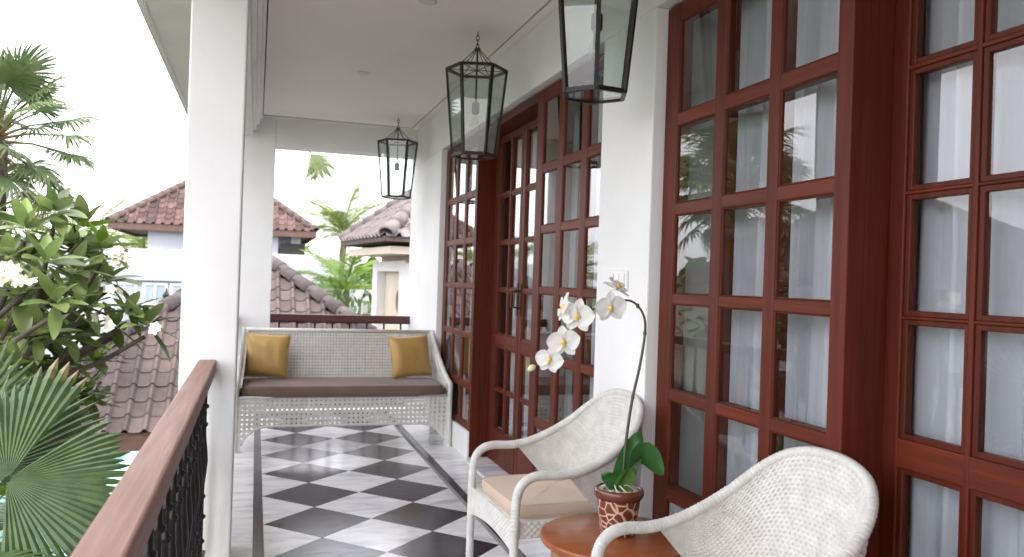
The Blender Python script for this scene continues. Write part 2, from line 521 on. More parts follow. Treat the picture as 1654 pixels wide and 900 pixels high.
# ------------------------------------------------------------------ veranda floor (structure, every slab a piece)
TX0, TX1, TD = 0.081, 1.243, 0.581
floor = empty('veranda_floor', kind='structure')
f = MB(); f.box(-0.40, 1.60, -1.6, 8.60, -0.30, -0.012); f.build('slab', M['white'], floor)
f = MB(); f.box(-0.34, 1.585, -1.5, 8.28, -0.0118, -0.0035); f.build('grout_bed', M['grout'], floor)
hd = TD / 2 - 0.0021
dm = MB().prism([(-hd, 0), (0, -hd), (hd, 0), (0, hd)], -0.009, 0.0).mesh('tile', M['tile_k'])
wm = MB().prism([(-hd, 0), (0, -hd), (hd, 0), (0, hd)], -0.009, 0.0).mesh('tile', M['tile_w'])
tl = MB().prism([(0, -hd), (hd, 0), (0, hd)], -0.009, 0.0).mesh('tile', M['tile_w'])
tr_ = MB().prism([(0, -hd), (0, hd), (-hd, 0)], -0.009, 0.0).mesh('tile', M['tile_w'])
bt = MB().prism([(-hd, 0), (hd, 0), (0, hd)], -0.009, 0.0).mesh('tile', M['tile_w'])
Y0 = 6.357
for j in range(-3, 13):
    yc = Y0 - j * TD
    for i in range(2):
        put(dm, 'tile', floor, Matrix.Translation((TX0 + TD * (i + .5), yc, 0)))
    if j < 12:
        put(wm, 'tile', floor, Matrix.Translation((TX0 + TD, yc - TD / 2, 0)) @ Matrix.Rotation(rng.choice((0, PI / 2, PI)), 4, 'Z'))
        put(tl, 'tile', floor, Matrix.Translation((TX0, yc - TD / 2, 0)))
        put(tr_, 'tile', floor, Matrix.Translation((TX1, yc - TD / 2, 0)))
# charcoal strips and outer white border slabs
st = MB().prism([(-.0255, -.2885), (.0255, -.2885), (.0255, .2885), (-.0255, .2885)], -0.009, 0.0003).mesh('border_strip', M['tile_k'])
wl = MB().prism([(-.165, -.2895), (.165, -.2895), (.165, .2895), (-.165, .2895)], -0.009, 0.0).mesh('border_slab', M['tile_w'])
wr = MB().prism([(-.125, -.2895), (.125, -.2895), (.125, .2895), (-.125, .2895)], -0.009, 0.0).mesh('border_slab', M['tile_w'])
for j in range(-3, 13):
    yc = Y0 - j * TD
    put(st, 'border_strip', floor, Matrix.Translation((0.0535, yc, 0)))
    put(st, 'border_strip', floor, Matrix.Translation((1.271 + .0255, yc, 0)))
    put(wl, 'border_slab', floor, Matrix.Translation((-0.1385, yc, 0)))
    put(wr, 'border_slab', floor, Matrix.Translation((1.449, yc, 0)))

# ------------------------------------------------------------------ the villa (one thing)
villa = empty('villa', (1.6, 4, 0), label="white villa with dark red glazed doors opening onto the marble veranda", cat="building")
VL = Vector((1.6, 4, 0))


def vpart(mb, name, m, **k):
    mb.v = [tuple(Vector(q) - VL) for q in mb.v]
    return mb.build(name, m, villa, **k)


ZC = 2.87
WX = 1.53
# wall along the rooms: pillar strips and band above the windows
b = MB()
b.box(WX, 1.88, 3.03, 3.555, 0.0, 2.505)
b.box(WX, 1.88, 7.10, 8.53, 0.0, 2.505)
b.box(WX, 1.88, -1.6, -0.56, 0.0, 2.505)
b.box(WX, 1.88, -1.6, 8.53, 2.505, 3.05)
vpart(b, 'wall', M['white'], bevel=0.006)
for y0, y1 in ((6.005, 7.10), (3.555, 4.64), (1.915, 3.03), (-0.56, 0.55)):
    vpart(MB().box(1.566, 1.88, y0, y1, 0.0, 0.205), 'plinth', M['white'], bevel=0.005)
for y0, y1 in ((4.64, 6.005), (.55, 1.915)):
    vpart(MB().box(1.54, 1.88, y0, y1, -0.2, 0.012), 'threshold', M['tile_w'], bevel=0.004)
vpart(MB().box(-.05, WX - .002, -1.62, -1.5, 0.001, ZC), 'end_wall', M['white'])
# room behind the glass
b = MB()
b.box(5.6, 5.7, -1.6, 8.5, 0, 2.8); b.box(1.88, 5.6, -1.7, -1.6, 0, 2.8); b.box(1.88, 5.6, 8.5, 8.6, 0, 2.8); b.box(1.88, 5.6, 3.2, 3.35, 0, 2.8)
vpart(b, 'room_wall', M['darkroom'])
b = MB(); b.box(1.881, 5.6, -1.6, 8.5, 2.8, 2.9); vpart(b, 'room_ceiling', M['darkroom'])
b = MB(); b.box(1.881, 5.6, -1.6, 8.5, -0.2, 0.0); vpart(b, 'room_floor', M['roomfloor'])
# ceiling with shadow gap
b = MB()
b.box(0.017, 1.450, -1.5, 8.165, ZC, ZC + .02)
vpart(b, 'ceiling', M['ceil'])
b = MB()
b.box(1.464, WX - .002, -1.5, 8.278, ZC - .002, ZC + .02)
b.box(0.010, 1.464, 8.226, 8.278, ZC - .002, ZC + .02)
vpart(b, 'cornice', M['ceil'], bevel=0.003)
b = MB(); b.box(-0.32, 1.70, -1.5, 8.5, ZC + .021, ZC + .06); vpart(b, 'shadow_gap', M['groove'])
# beam above the columns, with stepped moulding
b = MB(); b.box(-0.32, -0.072, -1.5, 8.28, 2.69, ZC + .02); vpart(b, 'beam', M['white'], bevel=0.008)
b = MB()
b.box(-0.072, -0.040, -1.5, 8.275, 2.735, ZC + .02)
b.box(-0.040, -0.012, -1.5, 8.272, 2.790, ZC + .02)
b.box(-0.012, 0.009, -1.5, 8.270, 2.835, ZC + .02)
vpart(b, 'moulding', M['white'], bevel=0.004)
# end lintel, piers, columns
b = MB(); b.box(0.142, WX, 8.28, 8.53, 2.60, 3.05); vpart(b, 'lintel', M['white'], bevel=0.006)
b = MB(); b.box(-0.245, 0.142, 8.281, 8.53, -0.3, 3.05); vpart(b, 'pier', M['white'], bevel=0.008)
b = MB(); b.box(-0.319, -0.0745, 3.96, 4.26, -0.3, 2.69); vpart(b, 'column', M['white'], bevel=0.008)
# eave
b = MB(); b.box(-0.62, -0.321, -1.6, 8.9, 2.80, 2.86); vpart(b, 'eave_soffit', M['white'])
b = MB(); b.box(-0.66, -0.621, -1.6, 8.9, 2.785, 2.98); vpart(b, 'eave_fascia', M['white'], bevel=0.005)
b = MB(); b.add([(-.62, -1.8, 2.99), (6, -1.8, 6.2), (6, 9.1, 6.2), (-.62, 9.1, 2.99), (-.62, -1.8, 3.09), (6, -1.8, 6.3), (6, 9.1, 6.3), (-.62, 9.1, 3.09)],
                [(3, 2, 1, 0), (4, 5, 6, 7), (0, 1, 5, 4), (1, 2, 6, 5), (2, 3, 7, 6), (3, 0, 4, 7)])
vpart(b, 'roof', M['roofnear'])
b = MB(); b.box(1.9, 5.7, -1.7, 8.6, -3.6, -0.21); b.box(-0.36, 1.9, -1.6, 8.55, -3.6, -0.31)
vpart(b, 'lower_storey', M['ext'])

# windows and doors -------------------------------------------------
ROWS = [(2.055, 2.415), (1.696, 1.995), (1.336, 1.64), (0.955, 1.287), (0.573, 0.905), (0.265, 0.512)]


def glazed(name, x0, thick, y0, y1, z0, z1, cols, rows, near_post=None, bead=0.005, handle=None, glass_dx=0.013):
    """outer frame, mullions and short rails round a grid of panes; x0 = front face; cols and rows are the clear glass, beads lie outside them"""
    loc = Vector((x0, (y0 + y1) / 2, z0))
    cols = [(c[0] - bead, c[1] + bead) for c in cols]
    rows = [(r[0] - bead, r[1] + bead) for r in rows]
    def mk(*b_): return MB().box(*b_).xf(Matrix.Translation(-loc))
    fr = MB()
    fr.box(x0, x0 + thick, y0, cols[0][0], z0, z1)
    fr.box(x0, x0 + thick, cols[-1][1], y1, z0, z1)
    fr.box(x0 + .002, x0 + thick - .002, cols[0][0] - .003, cols[-1][1] + .003, rows[0][1], z1 - .0005)
    fr.box(x0 + .002, x0 + thick - .002, cols[0][0] - .003, cols[-1][1] + .003, z0 + .0005, rows[-1][0])
    if near_post: fr.box(x0 + .0005, x0 + near_post[2], near_post[0], near_post[1], near_post[3], z1 + .001)
    win = fr.xf(Matrix.Translation(-loc)).build(name, M['mahog_v'], villa, bevel=0.004, loc=loc - VL)
    for a, b_ in zip(cols[:-1], cols[1:]):
        mk(x0 + .0005, x0 + thick - .001, a[1], b_[0], rows[-1][0], rows[0][1]).build('mullion', M['mahog_v'], win, bevel=.004)
    for a, b_ in zip(rows[:-1], rows[1:]):
        for c in cols:
            mk(x0 + .002, x0 + thick - .002, c[0] - .003, c[1] + .003, b_[1], a[0]).build('glazing_rail', M['mahog_h'], win, bevel=.003)
    bd = MB()
    for c in cols:
        for r in rows:
            for (a, b_, c_, d) in ((c[0], c[0] + bead, r[0], r[1]), (c[1] - bead, c[1], r[0], r[1]),
                                   (c[0] + bead, c[1] - bead, r[0], r[0] + bead), (c[0] + bead, c[1] - bead, r[1] - bead, r[1])):
                bd.box(x0 + (.004 if bead < .01 else .007), x0 + thick - .012, a, b_, c_, d)
    bd.xf(Matrix.Translation(-loc))
    bd.build('bead', M['mahog_v'], win, bevel=0.002, seg=1)['kind'] = 'stuff'
    cache = {}
    for c in cols:
        for r in rows:
            key = (round(c[1] - c[0], 4), round(r[1] - r[0], 4))
            if key not in cache:
                hw, hh = key[0] / 2 - .004, key[1] / 2 - .004
                cache[key] = MB().box(-.002, .002, -hw, hw, -hh, hh).mesh('pane', M['glass'])
            mtx = Matrix.Translation(Vector((x0 + glass_dx, (c[0] + c[1]) / 2, (r[0] + r[1]) / 2)) - loc)
            tilt = Euler((0, rng.uniform(-.004, .004), rng.uniform(-.004, .004))).to_matrix().to_4x4()
            put(cache[key], 'pane', win, mtx @ tilt)
    return win


WT = 2.492
glazed('window', 1.58, .06, 1.91, 3.02, .206, WT, [(1.98, 2.24), (2.31, 2.565), (2.645, 2.91)], ROWS, near_post=(1.911, 1.962, .18, .013))
glazed('window', 1.58, .06, 6.0, 7.09, .206, WT, [(6.07, 6.32), (6.40, 6.645), (6.72, 6.975)], ROWS, near_post=(6.001, 6.052, .18, .013))
glazed('window', 1.58, .06, 3.56, 4.64, .206, WT, [(3.625, 3.84), (3.935, 4.185), (4.28, 4.52)], ROWS, near_post=(4.585, 4.639, .18, .013))
glazed('window', 1.58, .06, -.555, .55, .206, WT, [(-.49, -.23), (-.155, .09), (.165, .43)], ROWS, near_post=(.495, .549, .18, .013))
DROWS = [(2.015, 2.385), (1.663, 1.970), (1.315, 1.622), (.974, 1.275), (.577, .862), (.272, .542)]
d = glazed('door', 1.72, .045, 1.237, 1.910, .016, 2.44, [(1.402, 1.595), (1.645, 1.836)], DROWS, bead=.016, glass_dx=.018)
d = glazed('door', 1.72, .045, .553, 1.231, .016, 2.44, [(.63, .82), (.87, 1.063)], DROWS, bead=.016, glass_dx=.018)
dl = glazed('door', 1.72, .045, 5.323, 5.998, .016, 2.44, [(5.385, 5.575), (5.635, 5.86)], DROWS, bead=.014, glass_dx=.018)
dr = glazed('door', 1.72, .045, 4.645, 5.317, .016, 2.44, [(4.75, 4.97), (5.03, 5.245)], DROWS, bead=.014, glass_dx=.018)
for y in (5.352, 5.288, 1.266, 1.202):
    own = dl if y == 5.352 else dr if y == 5.288 else None
    if own is None: continue
    hb = MB()
    hb.box(-.006, 0, -.015, .015, -.11, .11)
    hb.tube([(-.004, 0, .06), (-.045, 0, .05), (-.048, 0, -.05), (-.004, 0, -.06)], .006, 8)
    hb.build('handle', M['handle'], own, loc=(0, y - own.location.y - VL.y, 1.22))
for y0, y1 in ((4.64, 6.0), (.55, 1.91)):
    vpart(MB().box(1.5805, 1.76, y0, y1, 2.441, WT), 'door_head', M['mahog_h'], bevel=0.004)


def curtain(x, y0, y1, z0, z1, label, amp=.028, pitch=.085, seed=0, group=None):
    r = random.Random(seed)
    n = int((y1 - y0) / .010)
    ph, xs = 0.0, []
    for i in range(n + 1):
        ph += 2 * PI * (.010 / pitch) * (0.65 + 0.7 * r.random())
        xs.append((math.sin(ph) + .35 * math.sin(2.3 * ph + 1)) * amp)
    mb = MB()
    def fn(u, v):
        i = min(int(u * n + .5), n)
        s = 1 - .35 * v
        return (xs[i] * s + .004 * math.sin(9 * v + i * .3), (y0 + (y1 - y0) * u) - y0, z0 + (z1 - z0) * v)
    mb.grid(fn, n, 10)
    o = mb.build('curtain', M['curtain'], smooth=True, loc=(x, y0, 0))
    return tag(o, label, 'curtain')


curtain(1.745, 1.93, 2.84, .03, 2.47, "sheer white curtain behind the red window right beside the near doorway, nearest chair in front", seed=3)
curtain(1.83, .60, 1.915, .03, 2.43, "pale sheer curtain behind the glazed door nearest the camera at the right edge", amp=.028, pitch=.12, seed=5)
curtain(1.745, 6.20, 7.06, .03, 2.47, "sheer curtain behind the far window next to the white wicker sofa", seed=8)
curtain(1.86, 4.70, 5.93, .03, 2.43, "sheer curtain behind the far pair of red glazed doors", amp=.03, pitch=.14, seed=11)
curtain(1.745, 3.58, 4.10, .03, 2.47, "sheer curtain behind the middle red window, next to the white pillar", seed=13)

# ------------------------------------------------------------------ railings
def railing(a, b_, ztop, wid, hth, wood, label, n, axis):
    """a, b_: ends (x, y)"""
    a = Vector((a[0], a[1], 0)); b_ = Vector((b_[0], b_[1], 0))
    root = empty('railing', (a + b_) / 2, label=label, cat='railing')
    d = (b_ - a); L = d.length; d.normalize(); s = Vector((-d.y, d.x, 0))
    o = (a + b_) / 2
    hr = MB().bar(a - o + Vector((0, 0, ztop - hth / 2)), b_ - o + Vector((0, 0, ztop - hth / 2)), wid, hth)
    hr.build('handrail', wood, root, bevel=.008, seg=3)
    br = MB().bar(a - o + Vector((0, 0, .085)), b_ - o + Vector((0, 0, .085)), .035, .012)
    br.bar(a - o + Vector((0, 0, ztop - hth - .006)), b_ - o + Vector((0, 0, ztop - hth - .006)), .04, .010)
    br.build('flat_bar', M['iron'], root)
    z1 = ztop - hth - .01
    prof = [(.010, .09)]
    def ring(z, r): return [(.0095, z - .012), (r, z - .005), (r, z + .005), (.0095, z + .012)]
    for z, r in ((.16, .017), (.27, .019), (.36, .016)): prof += ring(z, r)
    prof += [(.011, .42), (.017, .47), (.021, .52), (.017, .57), (.011, .62)]
    for z, r in ((.68, .016), (.76, .019)): prof += ring(z, r)
    prof += [(.010, z1)]
    me = MB().lathe(prof, 10).mesh('baluster', M['iron'], True)
    for k in range(n):
        q = a + d * (L * (k + .5) / n) - o
        put(me, 'baluster', root, Matrix.Translation(q) @ Matrix.Rotation(rng.uniform(0, 6), 4, 'Z'))
    return root


railing((-.198, -1.5), (-.198, 3.957), .958, .078, .062, M['rail'], "long balcony railing with weathered wood handrail and black iron balusters in the foreground", 30, 'y')
railing((.145, 8.40), (1.527, 8.40), .962, .07, .072, M['railback'], "short dark red railing across the far opening behind the sofa", 8, 'x')
railing((-.198, 4.263), (-.198, 8.278), .958, .078, .062, M['rail'], "balcony railing stretch between the white column and the far pier", 22, 'y')


# ------------------------------------------------------------------ wicker armchair
def chair(label, group):
    root = empty('armchair', (0, 0, 0), label=label, cat='chair', group=group)
    half = [(-.318, 0, .900), (-.314, .090, .893), (-.296, .172, .866), (-.252, .232, .815), (-.180, .268, .747), (-.092, .285, .692),
            (.0, .290, .655), (.085, .289, .640), (.165, .286, .642), (.215, .283, .632), (.250, .280, .600), (.264, .278, .545), (.267, .277, .44)]
    full = spline([(x, -y, z) for x, y, z in reversed(half)] + half[1:], 299)
    hs = full[149:]
    n = len(full)
    # rim and arms : wicker wrapped tube
    dense = []
    for i in range(n - 1):
        for k in range(3): dense.append(full[i].lerp(full[i + 1], k / 3))
    dense.append(full[-1])
    rad = []
    for i, p in enumerate(dense):
        t = abs(i / (len(dense) - 1) - .5) * 2
        rad.append((.0175 if t > .55 else .0145 + .003 * t / .55) * (1 + .05 * math.sin(i * 1.25)))
    MB().tube(dense, rad, 12, wrap=.07).build('arm_rail', M['wicker'], root, smooth=True)
    # woven shell hanging from the rim
    ns = len(hs)
    iu = int(ns * .53)                                   # where the weave runs out into the arm
    nu, nv = 108, 33                                      # strands
    su, sv = 5, 5
    U, V = nu * su, nv * sv
    def low(t):                                          # t: 0 back centre .. 1 arm tip
        a = Vector((-.235, 0, .44)); 
        pts = [(-.225, 0, .43), (-.215, .10, .43), (-.185, .185, .43), (-.12, .245, .44), (-.045, .275, .50), (.045, .288, .632)]
        return sp_low[min(int(t * 99 + .5), 99)]
    sp_low = spline([(-.225, 0, .43), (-.215, .10, .43), (-.185, .185, .43), (-.125, .245, .44), (-.050, .277, .515), (.055, .2885, .630)], 100)
    def base(u, v):
        t = abs(u - .5) * 2
        sg = 1 if u >= .5 else -1
        x = t * iu; k = int(x); fr = x - k
        hi = hs[k].lerp(hs[min(k + 1, ns - 1)], fr)
        x2 = t * 99; k2 = min(int(x2), 98)
        lo = sp_low[k2].lerp(sp_low[k2 + 1], x2 - k2)
        q = lo.lerp(hi, v)
        bow = math.sin(v * PI) * .012 * (1 - t ** 3)
        dirv = Vector((-math.cos(t * 1.35), math.sin(t * 1.35), 0))
        q = q + dirv * bow
        return Vector((q.x, q.y * sg, q.z)), Vector((dirv.x, dirv.y * sg, 0))
    def wov(side):   # strands pass over every other stake, rows staggered
        def fn(u, v):
            q, nrm = base(u, v)
            a, b_ = u * nu, v * nv
            h = .0044 * max(-.14, math.cos(PI * (a + int(b_) % 2))) * math.sin(PI * (b_ % 1.0)) ** .7 + .0013 * math.sin(PI * (b_ % 1.0)) ** .6
            if side < 0: h = -h
            return q + nrm * (h + (0.0 if side > 0 else -.009)) if side > 0 else q + nrm * (h - .009)
        return fn
    MB().grid(wov(1), U, V).build('woven_back', M['wicker'], root, smooth=True)
    MB().grid(wov(-1), U, V).build('woven_lining', M['wicker'], root, smooth=True)
    # seat deck, woven front apron and side rails
    seat = MB().prism([(-.225, -.10), (-.19, -.19), (-.11, -.25), (.26, -.268), (.26, .268), (-.11, .25), (-.19, .19), (-.225, .10)][::1], .425, .466)
    seat.build('seat', M['wicker'], root, bevel=.008)
    def apron(fn_pos, nu_, nv_, name):
        def fn(u, v):
            q, nrm = fn_pos(u, v)
            a, b_ = u * nu_, v * nv_
            h = .0022 * math.cos(PI * (a + int(b_) % 2)) * math.sin(PI * (b_ % 1.0)) ** .7 + .0016 * math.sin(PI * (b_ % 1.0)) ** .6
            return q + nrm * h
        MB().grid(fn, nu_ * 4, nv_ * 4).build(name, M['wicker'], root, smooth=True)
    apron(lambda u, v: (Vector((.268, -.268 + .536 * u, .352 + .025 * math.sin(u * PI) + (.115 - .025 * math.sin(u * PI)) * v)), Vector((1, 0, 0))), 40, 10, 'front_apron')
    for s in (-1, 1):
        apron(lambda u, v: (Vector((-.12 + .375 * u, s * (.252 + .018 * u), .405 + .062 * v)), Vector((0, s, 0))), 28, 5, 'side_apron')
    # legs
    for (x, y, tx, ty, z1) in ((.267, -.277, .267, -.277, .45), (.267, .277, .267, .277, .45), (-.215, -.185, -.255, -.205, .44), (-.215, .185, -.255, .205, .44)):
        pts = [Vector((tx, ty, 0)).lerp(Vector((x, y, z1)), i / 60) for i in range(61)]
        MB().tube(pts, [(.0165) * (1 + .04 * math.sin(i * 2.2)) for i in range(61)], 10, wrap=.03).build('leg', M['wicker'], root, smooth=True)
    return root


def cushion_mesh(poly_half, T, puff, m, name, n=28, rr=.03):
    """soft box cushion: superellipse outline of half-size (a, b), thickness T"""
    a, b_ = poly_half
    K = 72
    outline = []
    for k in range(K):
        t = 2 * PI * k / K
        c, s = math.cos(t), math.sin(t)
        e = 2 / 9.0
        outline.append((a * abs(c) ** e * (1 if c >= 0 else -1), b_ * abs(s) ** e * (1 if s >= 0 else -1)))
    prof = [(.03, -.5 - .0), (.5, -.5), (.90, -.5), (.965, -.46), (.992, -.36), (1.0, -.2), (1.004, 0), (1.0, .2), (.994, .33), (.985, .41), (.96, .47), (.90, .5 + puff * .15), (.75, .5 + puff * .55), (.5, .5 + puff * .85), (.25, .5 + puff), (.03, .5 + puff)]
    mb = MB()
    r = random.Random(3)
    for s, z in prof:
        for x, y in outline:
            wv = .0025 * math.sin(x * 31 + y * 17) * math.sin(y * 23 - x * 9) if z > .3 else 0
            mb.v.append((x * s, y * s, z * T + wv))
    for i in range(len(prof) - 1):
        for k in range(K):
            q = i * K + k; q2 = i * K + (k + 1) % K
            mb.f.append((q, q2, q2 + K, q + K))
    mb.f.append(tuple(range(K - 1, -1, -1)))
    e = (len(prof) - 1) * K
    mb.f.append(tuple(e + k for k in range(K)))
    me = mb.mesh(name, m, True)
    pip = []
    for z in (-.46, .44):
        pts = [(x * .972, y * .972, z * T) for x, y in outline]
        pip.append(MB().tube(pts + [pts[0]], .0035, 6, cap=False).mesh('piping', m, True))
    return me, pip


def cushion(label, loc, rz, half, T, puff, m, group=None, cat='cushion'):
    me, pip = cushion_mesh(half, T, puff, m, 'seat_cushion')
    o = bpy.data.objects.new('seat_cushion', me); col.objects.link(o)
    o.location = loc; o.rotation_euler = (0, 0, rz)
    tag(o, label, cat, group)
    for q in pip: put(q, 'piping', o)
    return o


CG = "white wicker armchairs by the round table"
ch1 = chair("white wicker armchair beyond the round table, against the white pillar", CG)
ch1.location = (1.195, 3.15, 0); ch1.rotation_euler = (0, 0, PI + R_(2))
ch2 = copy_tree(ch1)
ch2['label'] = "white wicker armchair nearest the camera, its rounded back in front of the red doors"
ch2.location = (1.238, 1.915, 0); ch2.rotation_euler = (0, 0, PI + R_(1))
cushion("beige seat cushion on the wicker armchair beyond the round table", (1.177, 3.15, .494), R_(2), (.235, .235), .054, .10, M['beige'], "beige armchair cushions")
cushion("beige seat cushion on the nearest wicker armchair, only its edge showing", (1.222, 1.915, .494), R_(-1), (.235, .235), .054, .10, M['beige'], "beige armchair cushions")

# ------------------------------------------------------------------ round side table
TB = Vector((1.212, 2.575, 0))
tb = empty('side_table', TB, label="small round orange brown wooden table between the two wicker chairs", cat='table')
MB().lathe([(.10, .472), (.245, .472), (.257, .475), (.262, .482), (.264, .490), (.261, .497), (.254, .500), (.08, .500)], 72).build('tabletop', M['table'], tb, auto=40)
MB().lathe([(.214, .385), (.222, .387), (.222, .4715), (.20, .4715)], 56).build('apron', M['tableedge'], tb, auto=40)
for k in range(4):
    a = PI / 4 + k * PI / 2
    pts = [(math.cos(a) * r, math.sin(a) * r, z) for r, z in ((.20, .40), (.205, .25), (.215, .12), (.235, .0))]
    MB().tube(spline(pts, 12), [.020 - .006 * i / 11 for i in range(12)], 12).build('leg', M['tableedge'], tb, smooth=True)
MB().lathe([(.03, .14), (.175, .14), (.178, .146), (.175, .152), (.03, .152)], 48).build('shelf', M['table'], tb, auto=40)

# ------------------------------------------------------------------ potted orchid
PO = Vector((1.222, 2.585, .5005))
po = empty('potted_orchid', PO, label="white moth orchid arching from a brown crackle patterned pot on the round table", cat='plant')
MB().lathe([(.03, .0), (.056, .0), (.060, .004), (.066, .05), (.0745, .118), (.075, .124), (.02, .124)], 48).build('pot', M['pot'], po, auto=50)
MB().lathe([(.066, .124), (.0785, .124), (.0835, .130), (.0865, .140), (.0865, .150), (.083, .157), (.078, .159), (.074, .156), (.070, .140), (.066, .132)], 48).build('rim', M['potrim'], po, smooth=True)
pb = MB()
for k in range(150):
    a = rng.uniform(0, 6.28); r = .068 * math.sqrt(rng.random()); s = rng.uniform(.005, .010)
    c = Vector((math.cos(a) * r, math.sin(a) * r, .140 + rng.uniform(-.004, .008)))
    pr_ = [(s * math.cos(t) * rng.uniform(.8, 1.1), s * .7 * math.sin(t)) for t in (-1.3, -.5, .4, 1.2)]
    pb.lathe(pr_, 6, c, rng.random())
tag(pb.build('pebble', M['moss'], po, smooth=True), kind='stuff')
rt_ = MB()
for k in range(9):
    a = rng.uniform(0, 6.28)
    rt_.tube(spline([(0, 0, .15), (.03 * math.cos(a), .03 * math.sin(a), .172), (.06 * math.cos(a + .4), .06 * math.sin(a + .4), .156), (.074 * math.cos(a + .7), .074 * math.sin(a + .7), .150)], 10), .0022, 6)
rt_.build('root', M['moss'], po, smooth=True)


def strap_leaf(base, tip, wid, side, bendz, m, name='leaf', fold=.25, nu=14, nv=8):
    base, tip = Vector(base), Vector(tip)
    mid = (base + tip) / 2 + Vector((0, 0, bendz))
    cl = spline([base, mid, tip], nu + 1)
    side = Vector(side).normalized()
    def fn(u, v):
        k = int(round(u * nu))
        q = cl[k]
        d = (cl[min(k + 1, nu)] - cl[max(k - 1, 0)]).normalized()
        s = (side - d * side.dot(d)).normalized()
        nrm = s.cross(d)
        wd = wid * max(.0, math.sin(PI * min(1, (.10 + .86 * u) ** .8))) ** .65 * (1 if u < .97 else .45)
        t = (v - .5) * 2
        return q + s * (wd * t) + nrm * (fold * wd * abs(t) ** 1.3) + nrm * (.004 * math.sin(u * 9 + t * 2))
    return MB().grid(fn, nu, nv).build(name, m, po, smooth=True)


# leaf directions: r = screen right on the veranda, i.e. along camera right
cr = Vector((.954, -.299, 0)); cf = Vector((.299, .954, 0))
def W(r, d, z): return tuple(cr * r + cf * d + Vector((0, 0, z)))
strap_leaf(W(.0, .01, .15), W(.075, .05, .345), .042, cr - Vector((0, 0, .35)), .01, M['orleaf'])
strap_leaf(W(.0, -.005, .15), W(.150, .0, .205), .050, Vector((0, 0, 1)) + cr * .35 - cf * .5, .095, M['orleaf'])
strap_leaf(W(.0, .0, .15), W(-.065, -.02, .205), .027, cr * .2 + Vector((0, 0, 1)), .01, M['orleaf'])
strap_leaf(W(.0, -.01, .145), W(.045, -.03, .232), .030, cr, .012, M['orleafy'])
strap_leaf(W(.01, .02, .15), W(.06, .12, .25), .035, cr, .03, M['orleaf'])
# stem: up, arch over, then droop to the left with the flowers
stem_pts = [W(.012, .0, .14), W(.018, .0, .30), W(.034, .0, .45), W(.058, .0, .58), W(.072, .0, .69), W(.066, .0, .755), W(.030, .0, .800), W(-.02, -.01, .805),
            W(-.09, -.02, .785), W(-.16, -.03, .735), W(-.215, -.035, .675), W(-.262, -.04, .605), W(-.318, -.045, .565)]
sp = spline(stem_pts, 90)
MB().tube(sp, [.0058 - .0034 * i / 89 for i in range(90)], 8).build('stem', M['stem'], po, smooth=True)
nd = MB()
for i in (16, 30, 42): nd.lathe([(.0045, -.008), (.0068, -.002), (.0055, .008)], 8, sp[i])
nd.build('stem_node', M['stem'], po, smooth=True)


def petal_mesh(length, width, cup, tipk, name, m=None):
    def fn(u, v):
        wd = width * (math.sin(PI * min(1, (u * .93 + .05)) ** tipk)) ** .62
        t = (v - .5) * 2
        return Vector((t * wd, u * length, cup * (t * t * width - .8 * (u - .4) ** 2 * length) + .0015 * math.sin(t * 5 + u * 6)))
    return MB().grid(fn, 10, 8).mesh(name, m or M['petal'], True)


pet_big = petal_mesh(.046, .030, .28, .85, 'petal')
pet_sep = petal_mesh(.044, .016, .22, .9, 'sepal')
lipm = MB()
lipm.lathe([(.002, -.002), (.007, .002), (.009, .008), (.006, .016), (.002, .019)], 10)
lipm.lathe([(.001, 0), (.005, .003), (.0055, .008), (.002, .012)], 8, (.0, -.009, .004))
lipm.lathe([(.001, 0), (.004, .002), (.003, .008)], 8, (.006, -.002, .006))
lipm.lathe([(.001, 0), (.004, .002), (.003, .008)], 8, (-.006, -.002, .006))
lip = lipm.mesh('flower', M['lip'], True)


def flower(loc, face, roll_, s):
    face = Vector(face).normalized()
    z = Vector((0, 0, 1)); x = z.cross(face).normalized(); y = face.cross(x)
    mt = Matrix((x, y, face)).transposed().to_4x4()
    o = put(lip, 'flower', po, Matrix.Translation(Vector(loc)) @ mt @ Matrix.Rotation(roll_, 4, 'Z') @ Matrix.Scale(s * 1.16, 4))
    for k, (me, ang, lift) in enumerate(((pet_big, 82, .004), (pet_big, -82, .004), (pet_sep, 0, 0.0), (pet_sep, 142, -.001), (pet_sep, -142, -.001))):
        put(me, 'petal' if me is pet_big else 'sepal', o,
            Matrix.Rotation(R_(ang + rng.uniform(-5, 5)), 4, 'Z') @ Matrix.Translation((0, .004, lift)) @ Matrix.Rotation(R_(rng.uniform(-8, 12)), 4, 'X'))
    return o


tocam = -cf
flower(W(-.055, -.035, .782), tocam * 1.0 + cr * .05 - Vector((0, 0, .1)), .1, .98)
flower(W(-.030, .010, .845), tocam * .3 + cr * .5 + Vector((0, 0, .9)), .6, .95)
flower(W(-.165, -.055, .750), tocam * .9 - cr * .35 + Vector((0, 0, -.05)), -.1, 1.08)
flower(W(-.205, -.015, .775), tocam * .25 - cr * .9 + Vector((0, 0, .2)), .2, 1.0)
flower(W(-.212, -.062, .660), tocam * 1.0 - cr * .15 - Vector((0, 0, .05)), .15, 1.0)
flower(W(-.257, -.058, .598), tocam * .9 - cr * .25 - Vector((0, 0, .1)), -.15, .86)
bd_ = MB().lathe([(.001, -.016), (.008, -.010), (.0115, 0), (.009, .010), (.002, .016)], 12)
put(bd_.mesh('bud', M['bud'], True), 'bud', po, Matrix.Translation(W(-.318, -.05, .566)) @ Matrix.Rotation(1.0, 4, 'Y'))

# ------------------------------------------------------------------ sofa
SX0, SX1, SYF, SYB = -.125, 1.550, 6.50, 7.16
sf = empty('sofa', ((SX0 + SX1) / 2, (SYF + SYB) / 2, 0), label="white woven cane sofa with brown seat cushion at the far end of the veranda", cat='sofa')
SO = Vector(((SX0 + SX1) / 2, (SYF + SYB) / 2, 0))


